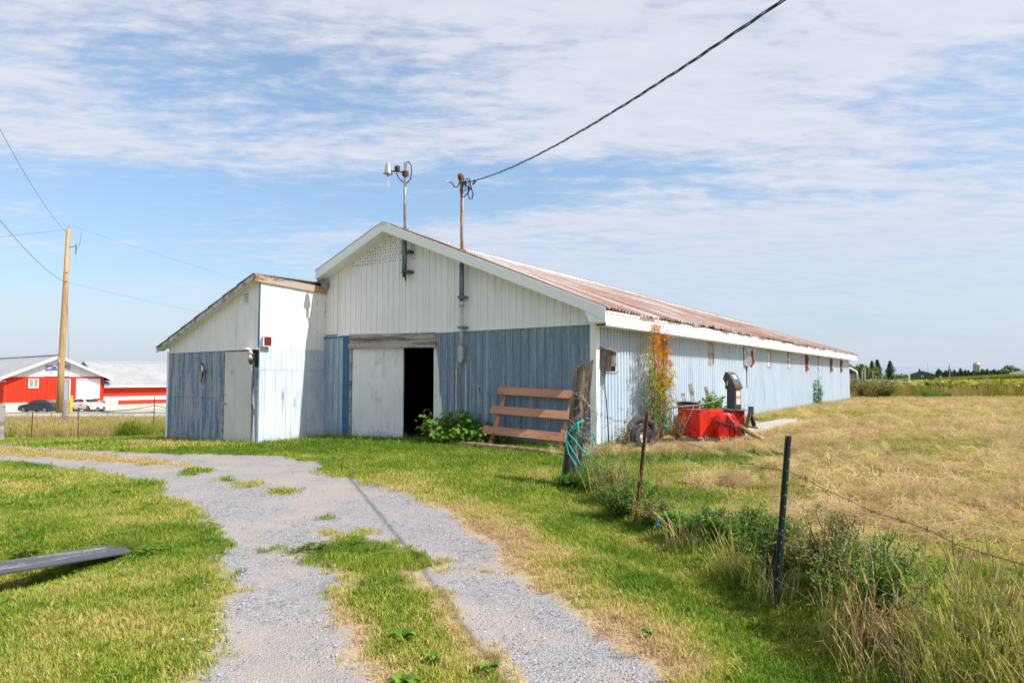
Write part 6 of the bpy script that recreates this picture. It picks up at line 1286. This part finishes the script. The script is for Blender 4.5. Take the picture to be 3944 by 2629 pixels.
# ------------------------------------------------------------------ right background
rs_ = random.Random(5)
for i, (x, y, h, r_, lx, lab) in enumerate([(30.4,48.4,1.5,.085,-.08,'crooked grey post, middle one of the far field fence'),(33.6,48.4,1.45,.075,.0,'straight grey post, rightmost of the far field fence'),
    (23.6,46.2,1.85,.085,.05,'weathered post nearest the barn end, leaning right'),(24.0,46.6,1.95,.12,.02,'thick weathered post beside the barn end'),(24.9,47.2,1.75,.05,0,'thin post left of the double gate post'),(25.3,47.6,1.5,.06,.0,'short thin post left of the double gate post'),(25.9,47.9,1.5,.08,.05,'double post that holds the far tube gate'),(27.7,48.2,1.3,.04,0,'thin stake standing behind the tube gate')]):
    e = empty('field_post', lp(x,y), 0, lab, 'post', 'wooden posts of the far field fence'); oldpost(h, r_, r_*.85, lx, 0, 20+i, 10).build('post', MT['weather'], e)
mb = MB(); o_ = lp(25.8,47.9); mb.tube([(-2.2,0,1.15),(0,0,1.12),(1.6,0,1.06),(2.65,0,1.0),(2.85,0,.9),(2.92,0,.7),(2.92,0,.0)], .026, 7); tag(mb.build('tube_gate', MT['weather'], loc=o_), 'bent grey tube gate rail in the far fence grass', 'gate')
lt_ = empty('old_lean_to', lp(23.0,47.0), 0, 'collapsing dark wooden lean-to with pale curved roof edge beyond the barn', 'lean-to')
mb = MB()
for i in range(6): mb = MB(); mb.box(-1.4+i*.35,-1.1+i*.35,-.05,.05,-.1,1.75+random.uniform(-.3,.1)); mb.build('plank', MT['weather'], lt_)
mb = MB(); mb.box(-1.4,.7,.1,1.5,-.1,1.6); mb.build('interior', MT['black_interior'], lt_)
mb = MB(); mb.smooth = False; mb.tube([(-1.5,-.1,2.15),(-.6,-.1,2.12),(.2,-.1,2.0),(.65,-.1,1.75),(.72,-.1,1.2)], .07, 6); mb.build('roof_edge', MT['white_trim'], lt_)
mb = MB(); mb.prism([(-1.5,-.1,2.1),(-.6,-.1,2.07),(.2,-.1,1.95),(.65,-.1,1.7),(.65,-.1,1.65),(-1.5,-.1,2.0)], (0,1.6,0)); mb.build('roof', MT['rust'], lt_)
board((22.15,44.6,.15),(21.95,44.9,1.15),.12,.04,'pale board leaning at the far barn corner')
plant('brush', lp(22.6,44.3), 'dense green brush left side, right against the barn end', 'bush', 'weeddry', 70, 1.5, 1.1, 40, .06, 101, .5, 'brush at the far barn end')
plant('brush', lp(24.2,44.6), 'dense olive brush in front of the thick weathered post', 'bush', 'weeddry', 80, 1.6, 1.2, 40, .06, 102, .5, 'brush at the far barn end')
plant('brush', lp(28.4,45.6), 'low bright green brush below the tube gate end', 'bush', 'weedleaf', 50, .6, 1.0, 34, .05, 103, .5, 'brush at the far barn end')
plant('brush', lp(26.6,43.6), 'small green brush in the dry grass before the tube gate', 'bush', 'weedleaf', 30, .6, .7, 30, .05, 104, .5, 'brush at the far barn end')

# trees
MT['spruce'] = leafy('spruce_needles', None, (.016,.05,.022), (.05,.10,.04), .1); MT['decid'] = leafy('far_tree_leaves', None, (.05,.11,.03), (.13,.20,.05), .25); MT['willow'] = leafy('willow_leaves', None, (.09,.15,.04), (.22,.26,.07), .25)
MT['bark'] = simple('grey_bark', (.13,.10,.08), .9)
def spruce(loc, H, W, label, seed, group='spruce trees beyond the field'):
    rs = random.Random(seed); e = empty('spruce_tree', loc, 0, label, 'spruce', group); tr_ = MB(); tr_.tube([(0,0,-.3),(0,0,H)], [H*.02,.03], 7); tr_.build('trunk', MT['bark'], e); mb = MB(); nw = 22
    for k in range(nw):
        t_ = k/nw; z = H*(.06+.92*t_); rad = W*(1-t_)**.85*rs.uniform(.8,1.1)+.12; nb_ = int(11-5*t_)
        for j in range(nb_):
            a = 6.28*j/nb_+rs.uniform(-.3,.3); r = rad*rs.uniform(.65,1.15); dr = rs.uniform(.05,.25)*r
            for q in range(9):
                f = (q+1)/9; c = Vector((math.cos(a)*r*f, math.sin(a)*r*f, z-dr*f+.18*r*f*f)); s = .26*H/10*(1.2-.5*f)*rs.uniform(.8,1.4)+.09
                d1_ = Vector((rs.gauss(0,1),rs.gauss(0,1),rs.gauss(-.6,.6))).normalized()*s*1.6; d2_ = Vector((-math.sin(a),math.cos(a),rs.uniform(-.3,.1)))*s; mb.add([c-d2_,c+d1_*.3,c+d2_,c+d1_+Vector((0,0,-s*.6))], [(0,1,2),(0,2,3)])
    f_ = mb.build('crown', MT['spruce'], e); return e
def treeat(px_ang, Y, zb=None): return Vector((px_ang*Y, Y, -1.4 if zb is None else zb))
spruce(treeat(.527,280), 10.2, 3.5, 'left of the paired dark spruces beyond the barn end', 1)
spruce(treeat(.535,284), 11.0, 3.8, 'right, taller of the paired dark spruces beyond the barn end', 2)
spruce(treeat(.5535,280), 10.3, 4.2, 'lone dark spruce standing apart right of the pair', 3)
spruce(treeat(.5965,520), 10, 3, 'small distant conifer left of the dark green building', 4)
def broad(loc, H, W, label, mat, seed, n=900, s=.5, group=None, name='broadleaf_tree'):
    rs = random.Random(seed); e = empty(name, loc, 0, label, 'tree', group); tr_ = MB(); tr_.tube([(0,0,-.3),(0,0,H*.5)], [H*.03,H*.015], 7)
    lobes = []
    for k in range(11):
        a = rs.uniform(0,6.28); r = W*.55*math.sqrt(rs.random()); c = Vector((math.cos(a)*r, math.sin(a)*r, H*rs.uniform(.38,.80)*(1-.25*r/W))); lobes.append((c, W*rs.uniform(.28,.45))); tr_.tube([(0,0,H*.3), tuple(c)], [H*.012,.05], 5)
    tr_.build('trunk', MT['bark'], e); mb = MB()
    for k in range(n):
        c, r = rs.choice(lobes); d = Vector((rs.gauss(0,1),rs.gauss(0,1),rs.gauss(0,.8))).normalized()*r*rs.uniform(.7,1.08); leaf(mb, c+d, s*rs.uniform(.6,1.3), d+Vector((rs.gauss(0,.5)*r,rs.gauss(0,.5)*r,rs.gauss(0,.5)*r)), .8)
    mb.build('crown', MT[mat], e); return e
broad(treeat(.500,230), 8.8, 5.0, 'round broadleaf tree just right of the barn roof end', 'decid', 11, 1500, .45, 'broadleaf trees beyond the barn end'); broad(treeat(.514,240), 8.6, 4.6, 'second broadleaf tree, between the barn end and the spruces', 'decid', 12, 1500, .45, 'broadleaf trees beyond the barn end')
broad(treeat(.524,250), 7.4, 4.0, 'lower broadleaf tree partly behind the paired spruces', 'willow', 13, 1200, .45, 'broadleaf trees beyond the barn end'); broad(treeat(.541,260), 4.0, 2.4, 'low pale bush tree between the spruces', 'willow', 14, 700, .4, 'broadleaf trees beyond the barn end')
broad(treeat(.7265,350), 9.2, 6.4, 'large round willow on the right horizon', 'willow', 15, 3000, .6)
for k in range(4): broad(treeat(.568+.009*k,540), 5.5-.4*(k%2), 5, ['low distant tree nearest the lone spruce','second low distant tree right of the lone spruce','third low distant tree, nearer the small conifer','low distant tree touching the small conifer'][k], 'decid', 30+k, 500, .6, 'low trees left of the green building')
proto = spruce(treeat(.622,330,-1.0), 6.2, 2.6, 'small dark conifer in the windbreak row on the horizon', 60, 'windbreak conifers along the horizon')
for k in range(1, 46):
    c = proto if False else copy_tree(proto); ang_ = .622+.0023*k+rs_.uniform(-.0004,.0004); c.location = treeat(ang_, 330+rs_.uniform(-4,4), -1.0); s = rs_.uniform(.82,1.12); c.scale = (s,s,s*rs_.uniform(.9,1.1)); c.rotation_euler = (0,0,rs_.uniform(0,6))
# far green barn
gb_ = empty('green_barn', treeat(.6005,300,-1.3), -.56, 'dark green metal farm building on the right horizon', 'building'); MT['gsteel'] = simple('dark_green_steel', (.045,.075,.065), .6)
mb = MB(); mb.prism([(-4.6,0,0),(4.6,0,0),(4.6,0,4.2),(0,0,5.6),(-4.6,0,4.2)], (0,16,0)); mb.build('wall', MT['gsteel'], gb_)
for s in (-1,1): mb = MB(); mb.prism([(0,-.3,5.68),(s*5.1,-.3,4.12),(s*5.1,-.3,4.26),(0,-.3,5.82)], (0,16.6,0)); mb.build('roof', simple('navy_roof', (.09,.12,.17), .5) if 'navy_roof' not in bpy.data.materials else bpy.data.materials['navy_roof'], gb_)
mb = MB(); mb.box(-.5,.4,-.06,-.0,2.9,3.8); wq = mb.build('window', MT['white_plain'], gb_); mb = MB(); mb.box(-.35,.25,-.08,-.06,3.05,3.65); mb.build('pane', MT['glass'], wq)
mb = MB(); mb.box(-5.3,-4.7,-1.0,0,2.0,3.9); mb.build('white_tank', MT['white_plain'], gb_)
mb = MB(); mb.tube([(0,0,0),(0,0,9.5)], .06, 5); tag(mb.build('antenna', MT['galv'], loc=treeat(.6085,299,-1.3)), 'thin antenna mast in front of the dark green building', 'antenna')
pe_ = empty('far_utility_pole', treeat(.6405,290,-1), 0, 'distant thin utility pole on the right horizon', 'utility pole'); mb = MB(); mb.tube([(0,0,0),(0,0,8.2)], [.2,.13], 8); mb.build('pole', MT['weather'], pe_); mb = MB(); mb.tube([(-.35,0,6.2),(-.35,0,7.2)], .22, 8); mb.build('transformer', MT['galv'], pe_)
sl_ = empty('silo', treeat(.6805,450,-1.5), 0, 'round concrete silo with silver dome on the right horizon', 'silo'); mb = MB(); mb.smooth = True; mb.lathe((0,0,0), [(2.2,0),(2.2,11.3)], 24); mb.build('shaft', simple('silo_concrete', (.33,.27,.23), .9), sl_)
mb = MB(); mb.smooth = True; mb.lathe((0,0,11.3), [(2.25,0),(2.1,.8),(1.4,1.5),(.4,1.8),(0,1.85)], 24); mb.build('dome', MT['galv'], sl_); mb = MB(); mb.box(-.3,.3,-2.5,-2.2,0,11.3); mb.build('chute', MT['galv'], sl_)
sh_ = empty('far_shed', treeat(.770,330,-1), 0, 'dark roofed shed at the right edge of the horizon', 'building'); mb = MB(); mb.box(-9,12,0,10,0,4.2); mb.build('wall', MT['gsteel'], sh_); mb = MB(); mb.prism([(-10,-.3,4.1),(2,-.3,6.6),(13,-.3,4.1),(13,-.3,4.0),(-10,-.3,4.0)], (0,11,0)); mb.build('roof', MT['dark_pipe'], sh_)
